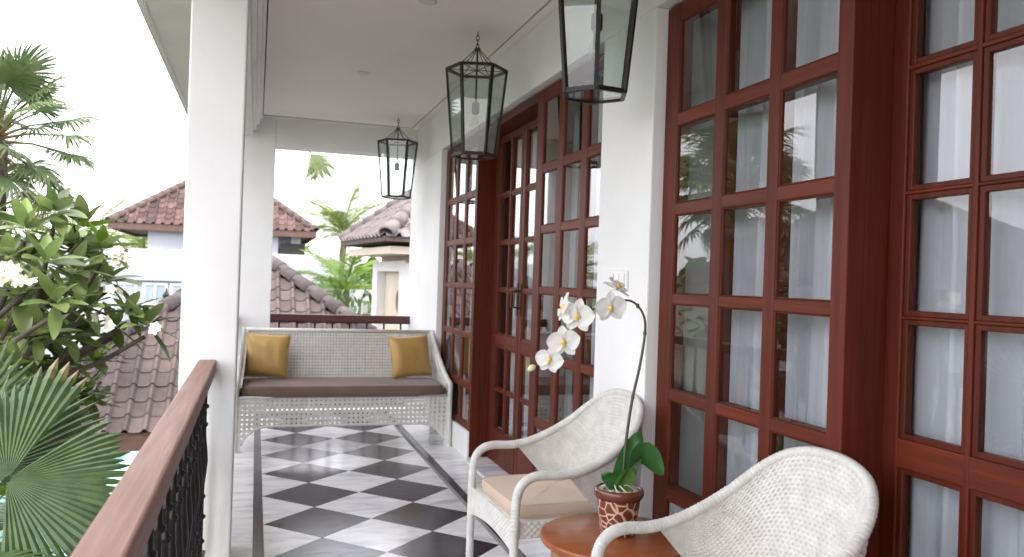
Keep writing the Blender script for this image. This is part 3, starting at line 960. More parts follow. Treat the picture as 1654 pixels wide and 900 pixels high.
def spart(mb, name, m=M['sofawicker'], **k):
    mb.v = [tuple(Vector(q) - SO) for q in mb.v]
    return mb.build(name, m, sf, **k)


def cane(P, nrm, nu, nv, hole, th=.004, skip=None):
    """open cane: doubled crossing strips following P(u, v)"""
    mb = MB()
    nrm = Vector(nrm)
    for i in range(nu + 1):
        u = i / nu
        pts = [P(u, j / 6) for j in range(7)]
        for j in range(6):
            if skip and skip(u, (j + .5) / 6): continue
            mb.bar(Vector(pts[j]) + nrm * .0015, Vector(pts[j + 1]) + nrm * .0015, hole, th, nrm)
    for j in range(nv + 1):
        v = j / nv
        pts = [P(i / 8, v) for i in range(9)]
        for i in range(8):
            if skip and skip((i + .5) / 8, v): continue
            mb.bar(Vector(pts[i]) - nrm * .0015, Vector(pts[i + 1]) - nrm * .0015, hole, th, nrm)
    return mb


# front apron with arched underside between bracket legs
def apron_low(x):
    t = min(x - SX0, SX1 - x)
    if t < .05: return .0
    if t < .27: return .19 * math.sqrt(max(0, 1 - ((.27 - t) / .22) ** 2.2))
    return .19
pan = MB()
nx = 46; px_ = (SX1 - SX0) / nx
for i in range(nx + 1):
    x = SX0 + .004 + (SX1 - SX0 - .008) * i / nx
    pan.bar((x, SYF - .0015, apron_low(x)), (x, SYF - .0015, .41), .0225, .005, (0, 1, 0))
for j in range(12):
    z = .404 - j * .0355
    x0 = SX0; ok = None
    xs = [SX0 + (SX1 - SX0) * i / 200 for i in range(201)]
    run = []
    for x in xs:
        if apron_low(x) <= z: run.append(x)
        else:
            if len(run) > 1: pan.bar((run[0], SYF + .0025, z), (run[-1], SYF + .0025, z), .0225, .005, (0, 1, 0))
            run = []
    if len(run) > 1: pan.bar((run[0], SYF + .0025, z), (run[-1], SYF + .0025, z), .0225, .005, (0, 1, 0))
spart(pan, 'front_apron')
ed = MB()
ed.tube([(SX0 + (SX1 - SX0) * i / 120, SYF, max(.004, apron_low(SX0 + (SX1 - SX0) * i / 120))) for i in range(4, 117)], .009, 8)
ed.tube([(SX0, SYF, .412), (SX1, SYF, .412)], .010, 8)
spart(ed, 'edge_braid', smooth=True)
bk = MB(); bk.box(SX0 + .02, SX1 - .02, SYF + .010, SYB, .385, .405); spart(bk, 'seat_deck')
# back : leaning panel
def PB(u, v):
    return Vector((SX0 + .045 + (SX1 - SX0 - .09) * u, 7.08 + .075 * v, .40 + .485 * v))
spart(cane(PB, (0, -1, .15), 64, 19, .0165), 'woven_back')
tp = MB(); tp.tube([PB(0, 1.0) + Vector((-.02, 0, .0)), PB(.5, 1.0), PB(1, 1.0) + Vector((.02, 0, 0))], .0165, 10); tp.tube([PB(0, .0), PB(1, .0)], .014, 8)
spart(tp, 'back_rail', smooth=True)
# arms : sloping curved side panels
def arm_top(v):        # v 0 front .. 1 back
    return .505 + .385 * (v ** 1.0 * .55 + .45 * (v ** 2.1)) if v > .04 else .505
for xs_, s in ((SX1, 1), (SX0, -1)):
    def PA(u, v, xs_=xs_, s=s):
        y = SYF + (7.155 - SYF) * u
        zt = arm_top(u)
        return Vector((xs_ - s * (.012 + .030 * v * u), y, .03 + (zt - .03) * v if u < .08 or u > .9 else .19 + (zt - .19) * v))
    spart(cane(PA, (-s, 0, 0), 18, 20, .0225), 'arm_panel')
    r = MB()
    pts = [Vector((xs_ - s * .012, SYF, .0))] + [Vector((xs_ - s * .012, SYF, .40))] + [PA(k / 14, 1.0) for k in range(0, 15)]
    r.tube(spline(pts, 50), .019, 10)
    # flat broad arm face seen from the front
    for k in range(14):
        a_, b_ = PA(k / 14, 1), PA((k + 1) / 14, 1)
        r.bar(a_ - Vector((s * .018, 0, .012)), b_ - Vector((s * .018, 0, .012)), .040, .022)
    spart(r, 'arm_frame', smooth=False)
    for (y, x) in ((SYF + .03, xs_ - s * .03), (7.12, xs_ - s * .03)):
        MBl = MB(); MBl.add([(x - .02, y - .02, .40), (x + .02, y - .02, .40), (x + .02, y + .02, .40), (x - .02, y + .02, .40), (x - .014, y - .014, 0), (x + .014, y - .014, 0), (x + .014, y + .014, 0), (x - .014, y + .014, 0)],
                            [(0, 1, 2, 3), (7, 6, 5, 4), (0, 4, 5, 1), (1, 5, 6, 2), (2, 6, 7, 3), (3, 7, 4, 0)])
        spart(MBl, 'leg')
cushion("long brown seat cushion lying along the wicker sofa", ((SX0 + SX1) / 2 - .004, 6.775, .452), 0, (.793, .292), .088, .06, M['brown'])


def pillow(label, loc, rot, size, T, group):
    n = 26
    mb = MB()
    def fn(sgn):
        def g_(u, v):
            a, b_ = u * 2 - 1, v * 2 - 1
            k = 1 - .055 * (1 - b_ * b_) if True else 1
            x = a * size * (1 - .07 * (1 - b_ ** 2) * abs(a) ** 3)
            z = b_ * size * (1 - .07 * (1 - a ** 2) * abs(b_) ** 3)
            th = T * ((1 - abs(a) ** 3.2) * (1 - abs(b_) ** 3.2)) ** .55
            wr_ = .004 * math.sin(7 * a + 5 * b_) * math.sin(4 * b_ - 3 * a) * (1 - abs(a) ** 4) * (1 - abs(b_) ** 4)
            return (x, sgn * (th + wr_), z)
        return g_
    mb.grid(fn(1), n, n); mb.grid(fn(-1), n, n)
    o = mb.build('pillow', M['gold'], smooth=True, loc=loc)
    bm = bmesh.new(); bm.from_mesh(o.data); bmesh.ops.remove_doubles(bm, verts=bm.verts, dist=.0004); bmesh.ops.recalc_face_normals(bm, faces=bm.faces); bm.to_mesh(o.data); bm.free()
    for q in o.data.polygons: q.use_smooth = True
    o.rotation_euler = rot
    tag(o, label, 'pillow', group)
    sq = [(a * size * .985, 0, b_ * size * .985) for a, b_ in ((-1, -1), (-.5, -.955), (0, -.935), (.5, -.955), (1, -1), (.955, -.5), (.935, 0), (.955, .5), (1, 1), (.5, .955), (0, .935), (-.5, .955), (-1, 1), (-.955, .5), (-.935, 0), (-.955, -.5), (-1, -1))]
    MB().tube(sq, .004, 6).build('piping', M['gold'], o, smooth=True)
    return o


pillow("gold satin pillow in the left corner of the sofa, beside the column", (.105, 6.955, .690), (R_(-13), R_(2), R_(-7)), .178, .062, "gold pillows on the sofa")
pillow("gold satin pillow in the right corner of the sofa, beside the window", (1.285, 6.96, .688), (R_(-12), R_(-4), R_(12)), .182, .062, "gold pillows on the sofa")


# ------------------------------------------------------------------ lanterns
def lantern(label):
    root = empty('hanging_lantern', (0, 0, 0), label=label, cat='lantern', group="black hexagonal glass lanterns hanging from the ceiling")
    ZT, ZB, RT, RB = -.235, -.755, .184, .132            # below the ceiling
    def hx(R, z, k): a = k * PI / 3; return Vector((R * math.cos(a), R * math.sin(a), z))
    fr = MB()
    for k in range(6):
        fr.bar(hx(RT, ZT, k), hx(RT, ZT, k + 1), .014, .016)
        fr.bar(hx(RB, ZB, k), hx(RB, ZB, k + 1), .015, .018)
        fr.bar(hx(RT, ZT + .004, k), hx(RB, ZB - .004, k), .017, .014, hx(1, 0, k))
        fr.bar(hx(RT - .006, ZT - .001, k), (0, 0, ZT - .001), .004, .004)
    fr.build('frame', M['black'], root)
    for k in range(6):
        a, b_, c, d_ = hx(RT - .002, ZT - .006, k), hx(RT - .002, ZT - .006, k + 1), hx(RB - .002, ZB + .007, k + 1), hx(RB - .002, ZB + .007, k)
        n_ = (a + b_); n_.z = 0; n_.normalize(); n_ *= .003
        MB().add([a, b_, c, d_, a - n_, b_ - n_, c - n_, d_ - n_], [(0, 1, 2, 3), (7, 6, 5, 4), (0, 4, 5, 1), (1, 5, 6, 2), (2, 6, 7, 3), (3, 7, 4, 0)]).build('pane', M['lglass'], root)
    bp = MB().prism([tuple(hx(RB - .004, 0, k))[:2] for k in range(6)], ZB - .004, ZB)
    bp.build('bottom_pane', M['lglass'], root)
    br = MB()
    for k in range(6):
        a = hx(RT, ZT, k)
        br.tube(spline([a, a * .62 + Vector((0, 0, ZT * .38 + .030)), (a.x * .16, a.y * .16, -.125), (a.x * .05, a.y * .05, -.095)], 14), .0028, 6)
    br.build('stay', M['black'], root, smooth=True)
    MB().tube([(0, 0, -.10), (0, 0, -.435)], .006, 8).build('rod', M['black'], root, smooth=True)
    chn = MB()
    for i in range(4):
        zc = -.012 - i * .026
        pts = [(.0085 * math.cos(t), 0, zc + .017 * math.sin(t)) if i % 2 else (0, .0085 * math.cos(t), zc + .017 * math.sin(t)) for t in [2 * PI * k / 12 for k in range(13)]]
        chn.tube(pts, .0028, 6, cap=False)
    chn.build('chain', M['black'], root, smooth=True)
    MB().lathe([(.005, -.43), (.019, -.432), (.023, -.44), (.023, -.49), (.018, -.502), (.004, -.502)], 16).build('socket', M['black'], root, auto=40)
    MB().lathe([(.011, -.502), (.013, -.52), (.022, -.545), (.030, -.575), (.029, -.60), (.018, -.622), (.003, -.627)], 16).build('bulb', M['bulb'], root, smooth=True)
    return root


l2 = lantern("middle of the three black glass lanterns, in front of the far red doors")
l2.location = (1.24, 4.82, ZC); l2.rotation_euler = (0, 0, R_(-14))
l3 = copy_tree(l2); l3['label'] = "farthest black glass lantern, hanging over the far opening near the sofa"
l3.location = (1.235, 7.70, ZC); l3.rotation_euler = (0, 0, R_(-11))
l1 = copy_tree(l2); l1['label'] = "nearest black glass lantern, cut off by the top of the picture before the white pillar"
l1.location = (1.265, 3.02, ZC); l1.rotation_euler = (0, 0, R_(9))

for (x, y, lb) in ((.711, 6.138, "small round recessed ceiling light above the middle of the veranda floor"), (.845, 4.40, "small round recessed ceiling light at the top edge of the picture")):
    o = MB().lathe([(.034, -.006), (.047, -.006), (.052, -.003), (.052, -.0005), (.02, -.0005)], 28).build('downlight', M['chrome'], auto=40, loc=(x, y, ZC))
    tag(o, lb, 'ceiling light', "recessed ceiling lights")
    MB().lathe([(.004, -.0045), (.034, -.004), (.034, -.001)], 20).build('lens', M['wpane'], o)

sw = empty('wall_switch', (WX, 3.305, 1.379), label="white switch plate on the white pillar behind the orchid", cat='switch')
MB().box(-.011, -.001, -.098, .098, -.044, .044).build('plate', M['plastic'], sw, bevel=.004)
for k in (-1, 0, 1): MB().box(-.016, -.0115, k * .056 - .024, k * .056 + .024, -.030, .030).build('rocker', M['plastic'], sw, bevel=.002)


# ------------------------------------------------------------------ roofs and houses
def tile_mesh(wd, ln, th, m):
    """S-shaped pantile: x across, y up the slope, z out"""
    prof = []
    for i in range(9):
        t = i / 8
        if t < .62: z = -.05 * math.sin(t / .62 * PI)
        else: z = .26 * math.sin((t - .62) / .38 * PI)
        prof.append((wd * (t - .5) * 1.05, z * wd))
    mb = MB()
    vs = [(x, -.012, z) for x, z in prof] + [(x, ln, z) for x, z in prof] + [(x, -.012, z - th) for x, z in prof]
    n = len(prof)
    fs = [(i, i + 1, n + i + 1, n + i) for i in range(n - 1)] + [(2 * n + i, 2 * n + i + 1, i + 1, i) for i in range(n - 1)]
    return mb.add(vs, fs).mesh('tile', m, False)


def cap_mesh(r, ln, m):
    mb = MB()
    n = 8
    vs = []
    for y, k in ((0, 1.12), (ln * 1.12, .92)):
        for i in range(n + 1):
            a = -.25 + (PI + .5) * i / n
            vs.append((r * k * math.cos(a), y, r * k * math.sin(a) * .9))
    for i in range(n + 1):
        a = -.25 + (PI + .5) * i / n
        vs.append((r * .9 * math.cos(a), 0, r * .9 * math.sin(a) * .75))
    m_ = n + 1
    fs = [(i, i + 1, m_ + i + 1, m_ + i) for i in range(n)] + [(2 * m_ + i, 2 * m_ + i + 1, i + 1, i) for i in range(n)]
    return mb.add(vs, fs).mesh('ridge_tile', m, True)


def hip_roof(root, c, hx, hy, rise, ridge, tm, wd, exposure, cm, capr, slopes, limit=300, fascia=True, base=.05, capstep=.30, drop=.16, fm=None):
    """hip roof centred on c (local to root) with half sizes hx, hy; ridge half length along x.  slopes: which faces carry separate tiles"""
    c = Vector(c)
    E = {'s': ((-hx, -hy), (hx, -hy), (ridge, 0), (-ridge, 0)), 'n': ((hx, hy), (-hx, hy), (-ridge, 0), (ridge, 0)),
         'w': ((-hx, hy), (-hx, -hy), (-ridge, 0), (-ridge, 0)), 'e': ((hx, -hy), (hx, hy), (ridge, 0), (ridge, 0))}
    deck = MB()
    for k, (a, b_, c_, d_) in E.items():
        deck.add([(a[0], a[1], -.02), (b_[0], b_[1], -.02), (c_[0], c_[1], rise - .02), (d_[0], d_[1], rise - .02)], [(0, 1, 2, 3)])
    deck.add([(-hx, -hy, -.06), (hx, -hy, -.06), (hx, hy, -.06), (-hx, hy, -.06)], [(3, 2, 1, 0)])
    deck.v = [tuple(Vector(q) + c) for q in deck.v]
    deck.build('roof_deck', M['soffit'], root)
    rest = []
    cnt = 0
    for key in 'snwe':
        a, b_, c_, d_ = [Vector((q[0], q[1], z)) for q, z in zip(E[key], (0, 0, rise, rise))]
        ux = (b_ - a).normalized(); L = (b_ - a).length
        mid_low = (a + b_) / 2; mid_up = (c_ + d_) / 2
        uy = (mid_up - mid_low); SL = uy.length; uy.normalize(); uz = ux.cross(uy)
        top = (c_ - d_).length
        rot = Matrix((ux, uy, uz)).transposed().to_4x4()
        nrow = int(SL / exposure)
        for r in range(nrow):
            y = r * exposure
            wrow = L + (top - L) * (y + exposure * .5) / SL
            nc = int(L / wd)
            for i in range(nc):
                x = (i + .5) * wd - L / 2
                if abs(x) > wrow / 2 + wd * .15: continue
                jit = Matrix.Translation(c + mid_low + ux * x + uy * y + uz * (base + .016 * 1.0) + uz * rng.uniform(-.003, .004)) @ rot @ Matrix.Rotation(-.055 + rng.uniform(-.01, .01), 4, 'X') @ Matrix.Rotation(rng.uniform(-.012, .012), 4, 'Z')
                if key in slopes and cnt < limit:
                    put(tm, 'tile', root, jit); cnt += 1
                else:
                    rest.append(jit)
    if rest:
        mb = MB()
        tv = [v.co.copy() for v in tm.vertices]; tf = [tuple(p_.vertices) for p_ in tm.polygons]
        for mtx in rest: mb.add([mtx @ q for q in tv], tf)
        o = mb.build('tiles', tm.materials[0], root); o['kind'] = 'stuff'
    # hip caps
    for sx in (-1, 1):
        for sy in (-1, 1):
            a = Vector((sx * hx, sy * hy, 0)); b_ = Vector((sx * ridge, 0, rise))
            dv = (b_ - a); L = dv.length; dv.normalize()
            s = dv.cross(Vector((0, 0, 1))).normalized(); n_ = s.cross(dv)
            rot = Matrix((s, dv, n_)).transposed().to_4x4()
            for i in range(int(L / capstep)):
                put(cm, 'ridge_tile', root, Matrix.Translation(c + a + dv * (i * capstep) + Vector((0, 0, base + .03))) @ rot)
    if ridge > .05:
        for i in range(int(2 * ridge / capstep)):
            put(cm, 'ridge_tile', root, Matrix.Translation(c + Vector((-ridge + i * capstep, 0, rise + base + .03))) @ Matrix.Rotation(-PI / 2, 4, 'Z'))
    if fascia:
        fb = MB()
        for (x0, x1, y0, y1) in ((-hx, hx, -hy - .02, -hy + .02), (-hx, hx, hy - .02, hy + .02), (-hx - .02, -hx + .02, -hy + .021, hy - .021), (hx - .02, hx + .02, -hy + .021, hy - .021)):
            fb.box(x0, x1, y0, y1, -drop, .035)
        fb.v = [tuple(Vector(q) + c) for q in fb.v]
        fb.build('fascia', fm or M['fascia'], root)


# near pavilion whose roof lies just below the balcony
pv = empty('pavilion', (0, 12.3, -3.6), label="low pavilion with brown grey tiled pyramid roof just below the balcony", cat='building')
tmn = tile_mesh(.195, .27, .016, M['roofnear'])
capn = cap_mesh(.105, .30, M['ridgenear'])
hip_roof(pv, (0, 0, 3.6 - .42), 2.8, 2.8, 2.0, 0.0, tmn, .195, .238, capn, .105, 's')
b = MB(); b.box(-2.5, 2.5, -2.5, 2.5, 0, .25); b.build('platform', M['roofgrey'], pv, bevel=.02)
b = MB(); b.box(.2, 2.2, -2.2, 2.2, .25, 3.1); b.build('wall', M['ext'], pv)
for x in (-2.3, 2.3):
    for y in (-2.3, 2.3): MB().box(x - .08, x + .08, y - .08, y + .08, .25, 3.12).build('post', M['fascia'], pv, bevel=.01)

# white house with red roof
HY = 26.0
hs_ = empty('white_house', (-1.2, HY, -3.6), label="white two storey house with red tiled hip roof and long parapet", cat='building')
def hpart(mb, name, m, **k):
    mb.v = [tuple(Vector(q) - Vector((-1.2, HY, -3.6))) for q in mb.v]
    return mb.build(name, m, hs_, **k)
tmr = tile_mesh(.25, .33, .02, M['roofred'])
capr_ = cap_mesh(.12, .33, M['ridgedark'])
hip_roof(hs_, (0, 3.0, 3.6 + 2.66), 2.93, 2.93, 2.15, 0.0, tmr, .25, .30, capr_, .12, 's', capstep=.33)
b = MB()
b.box(-3.10, .62, HY + .35, HY + 5.5, 1.2, 2.62)
hpart(b, 'upper_wall', M['ext'])
b = MB(); b.box(.62, 1.30, HY + .75, HY + 5.4, 1.2, 2.62); b.box(1.0, 1.3, HY + .45, HY + .751, 1.2, 2.62); hpart(b, 'upper_bay', M['ext'])
b = MB(); b.box(.68, 1.42, HY + .30, HY + .345, 1.95, 2.30); hpart(b, 'upper_opening', M['groove'])
b = MB(); b.box(-5.6, 2.46, HY - .15, HY + .02, 1.18, 1.95); hpart(b, 'parapet', M['ext'], bevel=.02)
b = MB(); b.box(-5.7, 2.56, HY - .25, HY + .10, 1.02, 1.178); hpart(b, 'cornice', M['ext'], bevel=.02)
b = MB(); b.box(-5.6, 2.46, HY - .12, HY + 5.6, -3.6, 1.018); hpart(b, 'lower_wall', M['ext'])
for k, xc in enumerate((-3.62, -2.80, -2.06, -1.32)):
    wd, z0, z1 = .54, -.20, .90
    loc = Vector((xc, HY - .125, 0)) - Vector((-1.2, HY, -3.6))
    fr = MB()
    fr.box(-wd / 2 - .07, -wd / 2, -.04, .02, z0 - .07, z1 + .07); fr.box(wd / 2, wd / 2 + .07, -.04, .02, z0 - .07, z1 + .07)
    fr.box(-wd / 2, wd / 2, -.039, .02, z1, z1 + .07); fr.box(-wd / 2, wd / 2, -.039, .02, z0 - .07, z0)
    fr.box(-.022, .022, -.035, .02, z0, z1); fr.box(-wd / 2, -.022, -.034, .02, .33, .37); fr.box(.022, wd / 2, -.034, .02, .33, .37)
    o = fr.build('window', M['wframe'], hs_, loc=loc)
    for x0, x1 in ((-wd / 2, -.022), (.022, wd / 2)):
        for a, b_ in ((z0, .33), (.37, z1)):
            MB().box(x0, x1, -.014, -.004, a, b_).build('pane', M['wpane'], o)
lm = MB().lathe([(.02, -.30), (.07, -.26), (.085, -.05), (.10, 0), (.03, .10), (.015, .22)], 8)
lm.bar((0, 0, .15), (0, .2, .15), .03, .03)
lm.build('wall_lamp', M['black'], hs_, loc=Vector((-2.48, HY - .30, .62)) - Vector((-1.2, HY, -3.6)))
b = MB(); b.box(2.2, 4.4, HY - 6.0, HY - 5.7, .75, 1.02); b.box(2.2, 2.5, HY - 5.99, HY - 5.71, -3.6, .75); b.box(4.1, 4.4, HY - 5.99, HY - 5.71, -3.6, .75)
gb = b.build('garden_gateway', M['ext'], bevel=.02); tag(gb, "white garden gateway beam behind the shrubs, left of the cream niche", "gateway")

# grey roofed house on the right with a round woven disc in its niche
ang = math.atan2(.35, 3.1)
gh = empty('grey_roofed_house', (3.35, 14.72, -3.6), ang, label="white house with weathered grey tile roof and cream niche, right of the far opening", cat='building')
tmg = tile_mesh(.24, .31, .02, M['roofgrey'])
capg = cap_mesh(.125, .30, M['roofgrey'])
hip_roof(gh, (0, 0, 3.6 + 1.98), 1.60, 1.60, 1.32, 0.0, tmg, .24, .28, capg, .125, 'ws', drop=.05, fm=M['ridgedark'])
b = MB(); b.box(-1.5, 1.5, -1.5, 1.5, 3.6 + 1.74, 3.6 + 1.86); b.build('eave_board', M['cream'], gh)
b = MB(); b.box(-.90, 1.3, -1.3, 1.3, 0, 3.6 + 1.738); b.build('wall', M['cream'], gh)
b = MB()
b.box(-1.06, -.9005, .98, 1.32, 0, 5.25); b.box(-1.06, -.9005, -.90, -.52, 0, 5.25); b.box(-1.06, -.9005, -1.35, -.9, 0, 5.2); b.box(-1.058, -.9, -.52, .98, 5.06, 5.248); b.box(-1.10, -.9, -.52, .98, 3.6 + .10, 3.6 + .28)
b.build('niche_surround', M['white'], gh, bevel=.01)
dk = tag(MB().lathe([(.02, -.012), (.22, -.012), (.245, 0), (.235, .015), (.12, .022), (.02, .024)], 32).build('woven_disc', M['disc'], auto=30), "round brown woven disc hung in the cream niche of the grey roofed house", "wall ornament")
rotz = Matrix.Rotation(ang, 4, 'Z')
dk.matrix_world = Matrix.Translation(gh.location) @ rotz @ Matrix.Translation((-.93, -.20, 3.6 + .93)) @ Matrix.Rotation(-PI / 2, 4, 'Y')


# ------------------------------------------------------------------ vegetation
def fan_mesh(Rr, nseg, a0, a1, split, droop, seed, m, petiole=0.0, pleat=.16, gap=None, curl=0.0, kr=7):
    """fan palm leaf in its own plane: hub at origin, fan spreads round +Y, z is the upper face"""
    r = random.Random(seed)
    mb = MB()
    for i in range(nseg):
        t0 = a0 + (a1 - a0) * i / nseg; t1 = a0 + (a1 - a0) * (i + 1) / nseg
        tm_ = (t0 + t1) / 2
        if gap and gap[0] < tm_ < gap[1]: continue
        ln = Rr * (1 - .16 * abs(tm_ / max(abs(a0), abs(a1))) ** 2) * r.uniform(.94, 1.04)
        if gap and gap[0] - .42 < tm_ < gap[0]: ln *= 1.28
        dr = droop * r.uniform(.6, 1.5); tw = r.uniform(-.05, .05)
        hw = (t1 - t0) / 2
        rows = []
        for k in range(kr + 1):
            q = .03 + .97 * k / kr
            rad = ln * q
            wfac = 1.0 if q < split else max(.03, 1 - ((q - split) / (1 - split)) ** 1.1)
            zc = -dr * Rr * max(0, q - split * .6) ** 2 * 1.6 - curl * Rr * q * q + Rr * q * q * (.07 * math.sin(2.6 * tm_ + seed) + .045 * math.sin(6.3 * tm_ + 2 * seed))
            lf = rad * hw * wfac
            ca, sa = math.sin(tm_ + tw * max(0, q - split)), math.cos(tm_ + tw * max(0, q - split))
            pl = pleat * rad * hw * 2 * wfac
            cpt = Vector((rad * ca, rad * sa, zc + pl))
            sd = Vector((math.cos(tm_), -math.sin(tm_), 0)) * lf
            rows.append((cpt - sd - Vector((0, 0, pl)), cpt, cpt + sd - Vector((0, 0, pl))))
        b0 = len(mb.v)
        for rr_ in rows: mb.v += [tuple(x) for x in rr_]
        for k in range(kr):
            for j in range(2):
                a = b0 + k * 3 + j
                mb.f.append((a, a + 1, a + 4, a + 3))
    if petiole:
        mb.tube([(0, 0, 0), (0, -petiole * .5, .03 * petiole), (0, -petiole, -.05 * petiole)], [.008, .011, .018], 6)
    me = bpy.data.meshes.new('leaf'); me.from_pydata(mb.v, [], mb.f); me.materials.append(m)
    for p_ in me.polygons: p_.use_smooth = False
    return me


def orient(direction, roll_=0.0, upv=(0, 0, 1)):
    y = Vector(direction).normalized(); u = Vector(upv)
    x = y.cross(u)
    if x.length < 1e-3: x = Vector((1, 0, 0))
    x.normalize(); z = x.cross(y)
    return Matrix((x, y, z)).transposed().to_4x4() @ Matrix.Rotation(roll_, 4, 'Y')


def fan_palm(loc, height, trunk_r, nl, leafR, pet, seed, label, group=None, extra=(), lean=(0, 0), dry=3):
    r = random.Random(seed)
    root = empty('fan_palm', loc, label=label, cat='palm', group=group)
    pts = spline([(0, 0, 0), (lean[0] * .4, lean[1] * .4, height * .5), (lean[0], lean[1], height)], 40)
    MB().tube(pts, [trunk_r * (1.25 - .3 * i / 39) * (1 + .06 * (i % 2)) for i in range(40)], 12).build('trunk', M['palmbark'], root, smooth=True)
    top = Vector(pts[-1])
    ms = [fan_mesh(leafR, 26, -2.1, 2.1, .52, .34, seed + k, M['fan'], pet, kr=6) for k in range(3)]
    md = [fan_mesh(leafR * .8, 22, -1.6, 1.6, .45, .9, seed + 9, M['fandry'], pet, kr=6)]
    for i in range(nl):
        az = i * 2.39996 + r.uniform(-.2, .2)
        f_ = (i + .5) / nl
        el = R_(78 - 118 * f_ + r.uniform(-8, 8))
        dv = Vector((math.cos(az) * math.cos(el), math.sin(az) * math.cos(el), math.sin(el)))
        me = md[0] if i >= nl - dry else r.choice(ms)
        sc_ = r.uniform(.85, 1.1)
        hub = top + dv * pet * sc_ + Vector((0, 0, .05 - .12 * f_))
        fd = dv + Vector((0, 0, -.55 - .5 * f_))                 # blades hang from the petiole end
        mt = Matrix.Translation(hub) @ orient(dv * 1.0 + Vector((0, 0, -.15)), r.uniform(-.35, .35)) @ Matrix.Scale(sc_, 4)
        put(me, 'leaf', root, mt)
    for off, dv in extra:
        put(fan_mesh(.60, 20, -.85, .85, .45, .30, seed + 20, M['leafA'], .7, kr=6), 'leaf', root, Matrix.Translation(top + Vector(off)) @ orient(dv, 1.25))
    return root


fan_palm((-2.36, 8.6, -3.6), 6.06, .105, 48, .36, .60, 21, "fan palm with slim trunk at the left edge of the picture, against the sky", lean=(.04, .0))
fan_palm((-4.25, 11.6, -3.6), 7.1, .16, 28, .6, .7, 31, "fan palm in the garden left of the balcony, mirrored in the near window", lean=(.1, .1))
fan_palm((.03, 15.5, -3.6), 8.15, .13, 26, .62, .66, 44, "tall fan palm behind the far pier, one drooping leaf showing in the far opening", lean=(.02, 0), dry=0, extra=[((.86, -.5, -1.12), (.42, -.1, -.85)), ((.80, -.6, -1.05), (.60, -.3, -.75))])

# large fan leaves close to the railing, bottom left
bp_ = empty('fan_palm_plant', (-.86, 3.25, -3.6), label="big deep green fan palm leaves close beside the handrail at the lower left", cat='palm')
hub = Vector((-.80, 3.22, .615)) - Vector(bp_.location)
me = fan_mesh(.405, 58, -2.55, 2.3, .86, .10, 5, M['bigfan'], 0, pleat=.30, gap=(-.30, .02), kr=9)
camdir = (Vector((0, 0, H)) - (hub + Vector(bp_.location))).normalized()
zax = (camdir * 1.0 + Vector((.0, .0, .55))).normalized()
yax = (Vector((.62, .0, .75)) - zax * Vector((.62, 0, .75)).dot(zax)).normalized()
xax = yax.cross(zax)
put(me, 'leaf', bp_, Matrix.Translation(hub) @ Matrix((xax, yax, zax)).transposed().to_4x4())
for (dx, dy, dz, el, az, rl, s, sd) in ((-.12, .25, -.02, 50, 75, .3, 1.0, 6), (-.1, -.35, -.26, 8, -5, .2, .95, 7), (-.35, .1, .0, 60, 170, -.4, 1.1, 8), (.0, .5, -.30, 15, 60, .1, 1.0, 9), (-.05, -.1, -.42, 4, 20, -.2, 1.0, 12), (-.3, .5, .1, 65, 110, .4, 1.1, 14)):
    me2 = fan_mesh(.46 * s, 46, -2.2, 2.2, .62, .25, sd, M['bigfan'], .6, pleat=.26, kr=8)
    dv = Vector((math.cos(R_(az)) * math.cos(R_(el)), math.sin(R_(az)) * math.cos(R_(el)), math.sin(R_(el))))
    put(me2, 'leaf', bp_, Matrix.Translation(hub + Vector((dx, dy, dz))) @ orient(dv, rl))
for k in range(5):
    MB().tube(spline([(rng.uniform(-.1, .1), rng.uniform(-.1, .1), 0), hub * .5 + Vector((rng.uniform(-.15, .05), rng.uniform(-.1, .2), 0)), hub + Vector((rng.uniform(-.2, 0), rng.uniform(-.1, .3), -.04 - .05 * k))], 16), [.03 - .020 * i / 15 for i in range(16)], 8).build('stalk', M['fan'], bp_, smooth=True)


# plumeria
def oblong_leaf(L, wd, droop, fold, m, seed):
    r = random.Random(seed)
    nu = 7
    def fn(u, v):
        t = (v - .5) * 2
        wv = wd * (max(0, math.sin(PI * (.04 + .94 * u ** .85)))) ** .75
        z = -droop * L * u * u + .03 * L * math.sin(u * 5 + seed) * .4
        return Vector((t * wv, L * u, z + fold * wv * abs(t)))
    return MB().grid(fn, nu, 4).mesh('leaf', m, True)


pl_loc = Vector((-1.75, 5.3, -3.6))
pl = empty('plumeria_tree', pl_loc, label="plumeria tree with clustered long leaves and white flowers left of the column", cat='tree')
lm_ = [oblong_leaf(.205, .041, .12 + .2 * k / 5, .25, M['leafA'], k) for k in range(5)]
ly_ = [oblong_leaf(.20, .040, .15, .25, M['leafY'], 11)]
ros = [(-1.1, 5.2, 1.66), (-1.2, 5.0, 1.55), (-0.97, 5.3, 1.59), (-0.85, 5.2, 1.46), (-1.24, 4.9, 1.4), (-1.03, 4.7, 1.37), (-0.95, 5.0, 1.33), (-0.85, 5.4, 1.28), (-1.17, 4.8, 1.19),
       (-0.96, 4.6, 1.17), (-0.89, 5.0, 1.13), (-0.79, 5.3, 1.01), (-1.08, 4.8, 0.99), (-0.99, 5.1, 0.96), (-1.28, 5.0, 0.97), (-1.47, 5.1, 1.44), (-1.48, 5.0, 1.18), (-1.41, 4.9, 0.96),
       (-1.11, 5.6, 1.49), (-1.22, 5.4, 1.25), (-0.98, 5.7, 1.39), (-0.60, 5.1, 1.03), (-0.71, 5.2, 1.1), (-1.43, 5.2, 1.64), (-1.16, 4.7, 0.85), (-1.08, 5.4, 0.78)]
limbs = MB()
base_pts = [Vector((-1.85, 5.25, .15)), Vector((-1.62, 4.95, .72)), Vector((-1.52, 5.4, .66))]
limbs.tube([Vector((0, 0, 0)), Vector((.05, -.03, 2.2)), base_pts[0] - pl_loc], [.12, .10, .075], 10)
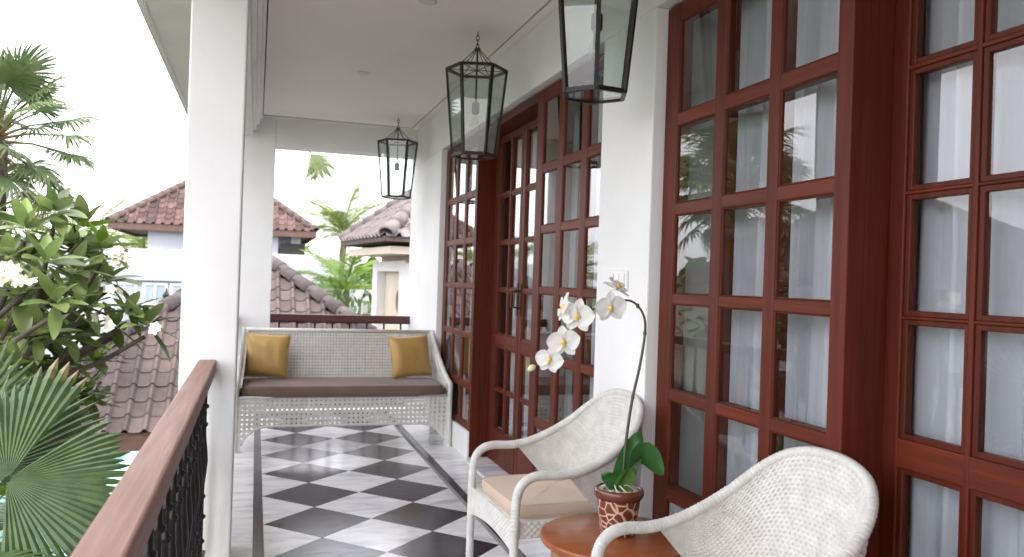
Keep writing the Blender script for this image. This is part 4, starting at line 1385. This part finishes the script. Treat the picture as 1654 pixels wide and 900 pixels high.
for q in base_pts[1:]: limbs.tube([base_pts[0] - pl_loc, q - pl_loc], [.06, .04], 10)
cnt = 0
for i, q in enumerate(ros):
    q = Vector(q)
    b0 = min(base_pts[1:], key=lambda s: (s - q).length)
    mid = b0.lerp(q, .55) + Vector((rng.uniform(-.08, .08), rng.uniform(-.08, .08), -.10))
    tip = q - Vector((0, 0, .06))
    limbs.tube(spline([b0 - pl_loc, mid - pl_loc, tip - pl_loc], 10), [.021 - .009 * k / 9 for k in range(10)], 8)
    n = 11
    axis = (q - mid).normalized() + Vector((rng.uniform(-.3, .3), rng.uniform(-.3, .3), .5))
    mt0 = orient(axis.normalized())
    for k in range(n):
        az = k * 2.4 + rng.uniform(-.3, .3)
        f_ = (k + .5) / n
        el = R_(72 - 88 * f_ + rng.uniform(-10, 10))
        # local frame: Y axis of mt0 is the twig
        dv = mt0.to_3x3() @ Vector((math.cos(az) * math.cos(el), math.sin(el), math.sin(az) * math.cos(el)))
        me = rng.choice(lm_) if rng.random() > .10 else ly_[0]
        if cnt < 300:
            put(me, 'leaf', pl, Matrix.Translation(q - pl_loc + dv * .02) @ orient(dv, rng.uniform(-.4, .4)) @ Matrix.Scale(rng.uniform(.75, 1.15) * (1.0 - .2 * (f_ < .2)), 4))
            cnt += 1
limbs.build('branch', M['bark'], pl, smooth=True)
# lower foliage, past the separate leaves: one part
lf = MB()
tv = [v.co.copy() for v in lm_[2].vertices]; tf = [tuple(p_.vertices) for p_ in lm_[2].polygons]
lfy = MB()
for i in range(30):
    q = Vector((rng.uniform(-1.9, -1.12), rng.uniform(5.2, 6.2), rng.uniform(-.1, 1.25)))
    tgt = lfy if (rng.random() < .45 and q.z < .9) else lf
    for k in range(12):
        az = k * 2.4; el = R_(70 - 85 * (k + .5) / 12 + rng.uniform(-12, 12))
        dv = Vector((math.cos(az) * math.cos(el), math.sin(az) * math.cos(el), math.sin(el)))
        mtx = Matrix.Translation(q - pl_loc) @ orient(dv, rng.uniform(-.5, .5)) @ Matrix.Scale(rng.uniform(.75, 1.1), 4)
        tgt.add([mtx @ x for x in tv], tf)
    limbs2 = None
for i in range(26):
    low_ = i < 12
    q = Vector((rng.uniform(-1.55, -.98), rng.uniform(5.5, 6.3), rng.uniform(.35, .85) if low_ else rng.uniform(.9, 1.62)))
    if not low_ and q.x > -1.1: q.z = min(q.z, 1.45)
    for k in range(11):
        az = k * 2.4; el = R_(70 - 85 * (k + .5) / 11 + rng.uniform(-12, 12))
        dv = Vector((math.cos(az) * math.cos(el), math.sin(az) * math.cos(el), math.sin(el)))
        (lfy if low_ and rng.random() < .7 else lf).add([(Matrix.Translation(q - pl_loc) @ orient(dv, rng.uniform(-.5, .5)) @ Matrix.Scale(rng.uniform(.75, 1.1), 4)) @ x for x in tv], tf)
tag(lf.build('foliage', M['leafA'], pl, smooth=True), kind='stuff')
tag(lfy.build('foliage', M['leafY'], pl, smooth=True), kind='stuff')
fl = MB()
def plum_flower(q):
    face = Euler((R_(rng.uniform(35, 85)), 0, R_(rng.uniform(-40, 60)))).to_matrix().to_4x4()   # blossoms open outward and up
    for k in range(5):
        a = k * 2 * PI / 5
        dv = Vector((math.cos(a), math.sin(a), .35))
        mtx = Matrix.Translation(q) @ face @ orient(dv)
        def fn(u, v):
            t = (v - .5) * 2
            return mtx @ Vector((t * .013 * math.sin(PI * (.1 + .85 * u)), .030 * u, -.012 * u * u))
        fl.grid(fn, 4, 2)
for q in [(-.53, 5.05, 1.01), (-1.19, 4.7, 1.35), (-.81, 5.2, 1.41), (-.78, 5.2, 1.44), (-1.15, 4.7, 1.31), (-.72, 5.2, 1.43), (-.8, 5.3, 1.22), (-.84, 5.2, 1.05), (-1.12, 4.65, 1.30), (-1.22, 4.7, 1.28)]:
    for k in range(3):
        plum_flower(Vector(q) * .95 + Vector((0, 0, .068)) - pl_loc + Vector((rng.uniform(-.045, .045), rng.uniform(-.04, .04), rng.uniform(-.035, .045))))
fl.build('blossom', M['fplum'], pl, smooth=True)['kind'] = 'stuff'


# coconut palms and bright palm behind the houses
def frond_mesh(L, n, lw, droop, seed, m):
    r = random.Random(seed)
    mb = MB()
    rach = [Vector((0, L * t, -droop * L * t ** 2.2 + .12 * L * t)) for t in [i / 12 for i in range(13)]]
    mb.tube(rach, [.03 - .024 * i / 12 for i in range(13)], 5)
    for i in range(n):
        t = .12 + .88 * i / n
        k = min(int(t * 12), 11); q = rach[k].lerp(rach[k + 1], t * 12 - k)
        ll = lw * math.sin(PI * (.15 + .80 * t)) * r.uniform(.8, 1.1)
        for s in (-1, 1):
            d1 = Vector((s * ll * .62, ll * .45, -ll * r.uniform(.05, .35))); d2 = Vector((s * ll, ll * .85, -ll * r.uniform(.45, 1.0)))
            wv = Vector((0, .014 * L / 2.5, .0))
            mb.add([q - wv, q + wv, q + d1 + wv, q + d1 - wv, q + d2], [(0, 1, 2, 3), (3, 2, 4)])
    me = bpy.data.meshes.new('frond'); me.from_pydata(mb.v, [], mb.f); me.materials.append(m)
    return me


def coconut(loc, height, L, nf, seed, label, m=None, group="palms standing behind the far houses"):
    r = random.Random(seed)
    root = empty('coconut_palm', loc, label=label, cat='palm', group=group)
    pts = spline([(0, 0, 0), (r.uniform(-.3, .3), r.uniform(-.3, .3), height * .6), (0, 0, height)], 30)
    MB().tube(pts, [.2 - .07 * i / 29 for i in range(30)], 10).build('trunk', M['palmbark'], root, smooth=True)
    ms = [frond_mesh(L, 56, L * .27, .45 + .25 * k, seed + k, m or M['coco']) for k in range(3)]
    for i in range(nf):
        az = i * 2.39996; el = R_(75 - 80 * (i + .5) / nf + r.uniform(-8, 8))
        dv = Vector((math.cos(az) * math.cos(el), math.sin(az) * math.cos(el), math.sin(el)))
        put(r.choice(ms), 'frond', root, Matrix.Translation(Vector((0, 0, height))) @ orient(dv, r.uniform(-.3, .3)) @ Matrix.Scale(r.uniform(.85, 1.1), 4))
    return root


coconut((3.4, 34, -3.6), 6.6, 2.3, 20, 3, "tall coconut palm between the red roof and the grey roof, seen through the far opening")
coconut((2.3, 30.5, -3.6), 4.6, 1.9, 16, 5, "low coconut palm behind the white parapet, just right of the red roof")
coconut((2.35, 22.6, -3.6), 4.5, 1.6, 15, 8, "bright yellow green palm in front of the taller palms, left of the grey roof", m=M['leafY'])
coconut((-6.6, 36, -3.6), 5.3, 2.6, 18, 12, "coconut palm beyond the white house, left of its red roof")
coconut((-4.6, 38, -3.6), 5.2, 2.6, 18, 15, "coconut palm showing under the left end of the red roof")
coconut((-9.5, 33, -3.6), 5.0, 2.8, 18, 19, "coconut palm far behind the plumeria tree")


def shrub(loc, rx, ry, rz, n, leafL, seed, label, m, cat='shrub'):
    r = random.Random(seed)
    root = empty('shrub', loc, label=label, cat=cat)
    base_ = oblong_leaf(leafL, leafL * .2, .2, .2, m, seed)
    tv = [v.co.copy() for v in base_.vertices]; tf = [tuple(p_.vertices) for p_ in base_.polygons]
    mb = MB()
    for i in range(n):
        while True:
            q = Vector((r.uniform(-1, 1), r.uniform(-1, 1), r.uniform(-1, 1)))
            if .25 < q.length < 1: break
        lump = 1 + .22 * math.sin(q.x * 7 + seed) * math.sin(q.y * 5) + .18 * math.sin(q.z * 9)
        q = Vector((q.x * rx, q.y * ry, q.z * rz)) * lump
        dv = q.normalized() + Vector((r.uniform(-.7, .7), r.uniform(-.7, .7), r.uniform(-.2, .9)))
        mtx = Matrix.Translation(q + Vector((0, 0, rz))) @ orient(dv, r.uniform(-1, 1)) @ Matrix.Scale(r.uniform(.7, 1.2), 4)
        mb.add([mtx @ x for x in tv], tf)
    o = mb.build('foliage', m, root, smooth=True); o['kind'] = 'stuff'
    tk = MB()
    for k in range(6):
        a = k * 1.05
        tk.tube(spline([(0, 0, -.6), (.2 * rx * math.cos(a), .2 * ry * math.sin(a), rz * .6), (.6 * rx * math.cos(a), .6 * ry * math.sin(a), rz * 1.3)], 8), [.05 - .03 * i / 7 for i in range(8)], 6)
    tk.build('stem', M['bark'], root, smooth=True)
    return root


shrub((1.75, 17.6, -1.6), .75, .7, 1.35, 620, .20, 4, "leafy garden shrub above the pavilion's right hip, below the parapet", M['hedge'])
shrub((2.45, 18.6, -2.2), .9, .6, 1.5, 520, .22, 6, "dark leafy shrub beside the grey roofed house", M['hedge'])
shrub((-4.6, 7.6, -3.4), 1.5, 1.6, 1.5, 700, .26, 9, "broad garden shrub below the balcony, under the fan palm", M['hedge'])
shrub((-1.9, 4.6, -3.4), 1.0, 1.2, 1.6, 560, .26, 12, "dense shrub filling the garden directly below the handrail", M['leafA'])
shrub((-3.4, 9.2, -3.4), 1.1, 1.1, 1.55, 480, .26, 16, "garden shrub on the edge of the turquoise pool", M['hedge'])
# far wood on the horizon, one mass
fw_ = MB()
base_ = oblong_leaf(1.5, .5, .2, .2, M['hedge'], 2)
tv = [v.co.copy() for v in base_.vertices]; tf = [tuple(p_.vertices) for p_ in base_.polygons]
for i in range(2600):
    a = rng.uniform(-1.9, .9); dd = rng.uniform(62, 90)
    hh = 4.2 + 1.5 * math.sin(a * 23) + 1.1 * math.sin(a * 51 + 1)
    q = Vector((math.sin(a) * dd, math.cos(a) * dd, -3.6 + rng.random() ** .7 * hh))
    dv = Vector((rng.uniform(-1, 1), rng.uniform(-1, 1), rng.uniform(-.2, 1)))
    mtx = Matrix.Translation(q) @ orient(dv, rng.uniform(-1, 1)) @ Matrix.Scale(rng.uniform(.8, 1.5), 4)
    fw_.add([mtx @ x for x in tv], tf)
o = fw_.build('far_wood', M['hedge'], smooth=True)
tag(o, "distant belt of trees along the horizon", "trees", kind='stuff')

# neighbour's house to the left of the frame: mirrored in the window glass
nb = empty('neighbour_house', (-9.5, 14.5, -3.6), .35, label="white house with dark red roof across the garden, mirrored in the near window", cat='building')
hip_roof(nb, (0, 0, 5.0), 3.6, 3.0, 2.0, .6, tmr, .25, .30, capr_, .12, '', limit=0)
b = MB(); b.box(-3.0, 3.0, -2.4, 2.4, 0, 4.95); b.build('wall', M['ext'], nb)
bpy.context.view_layer.update()
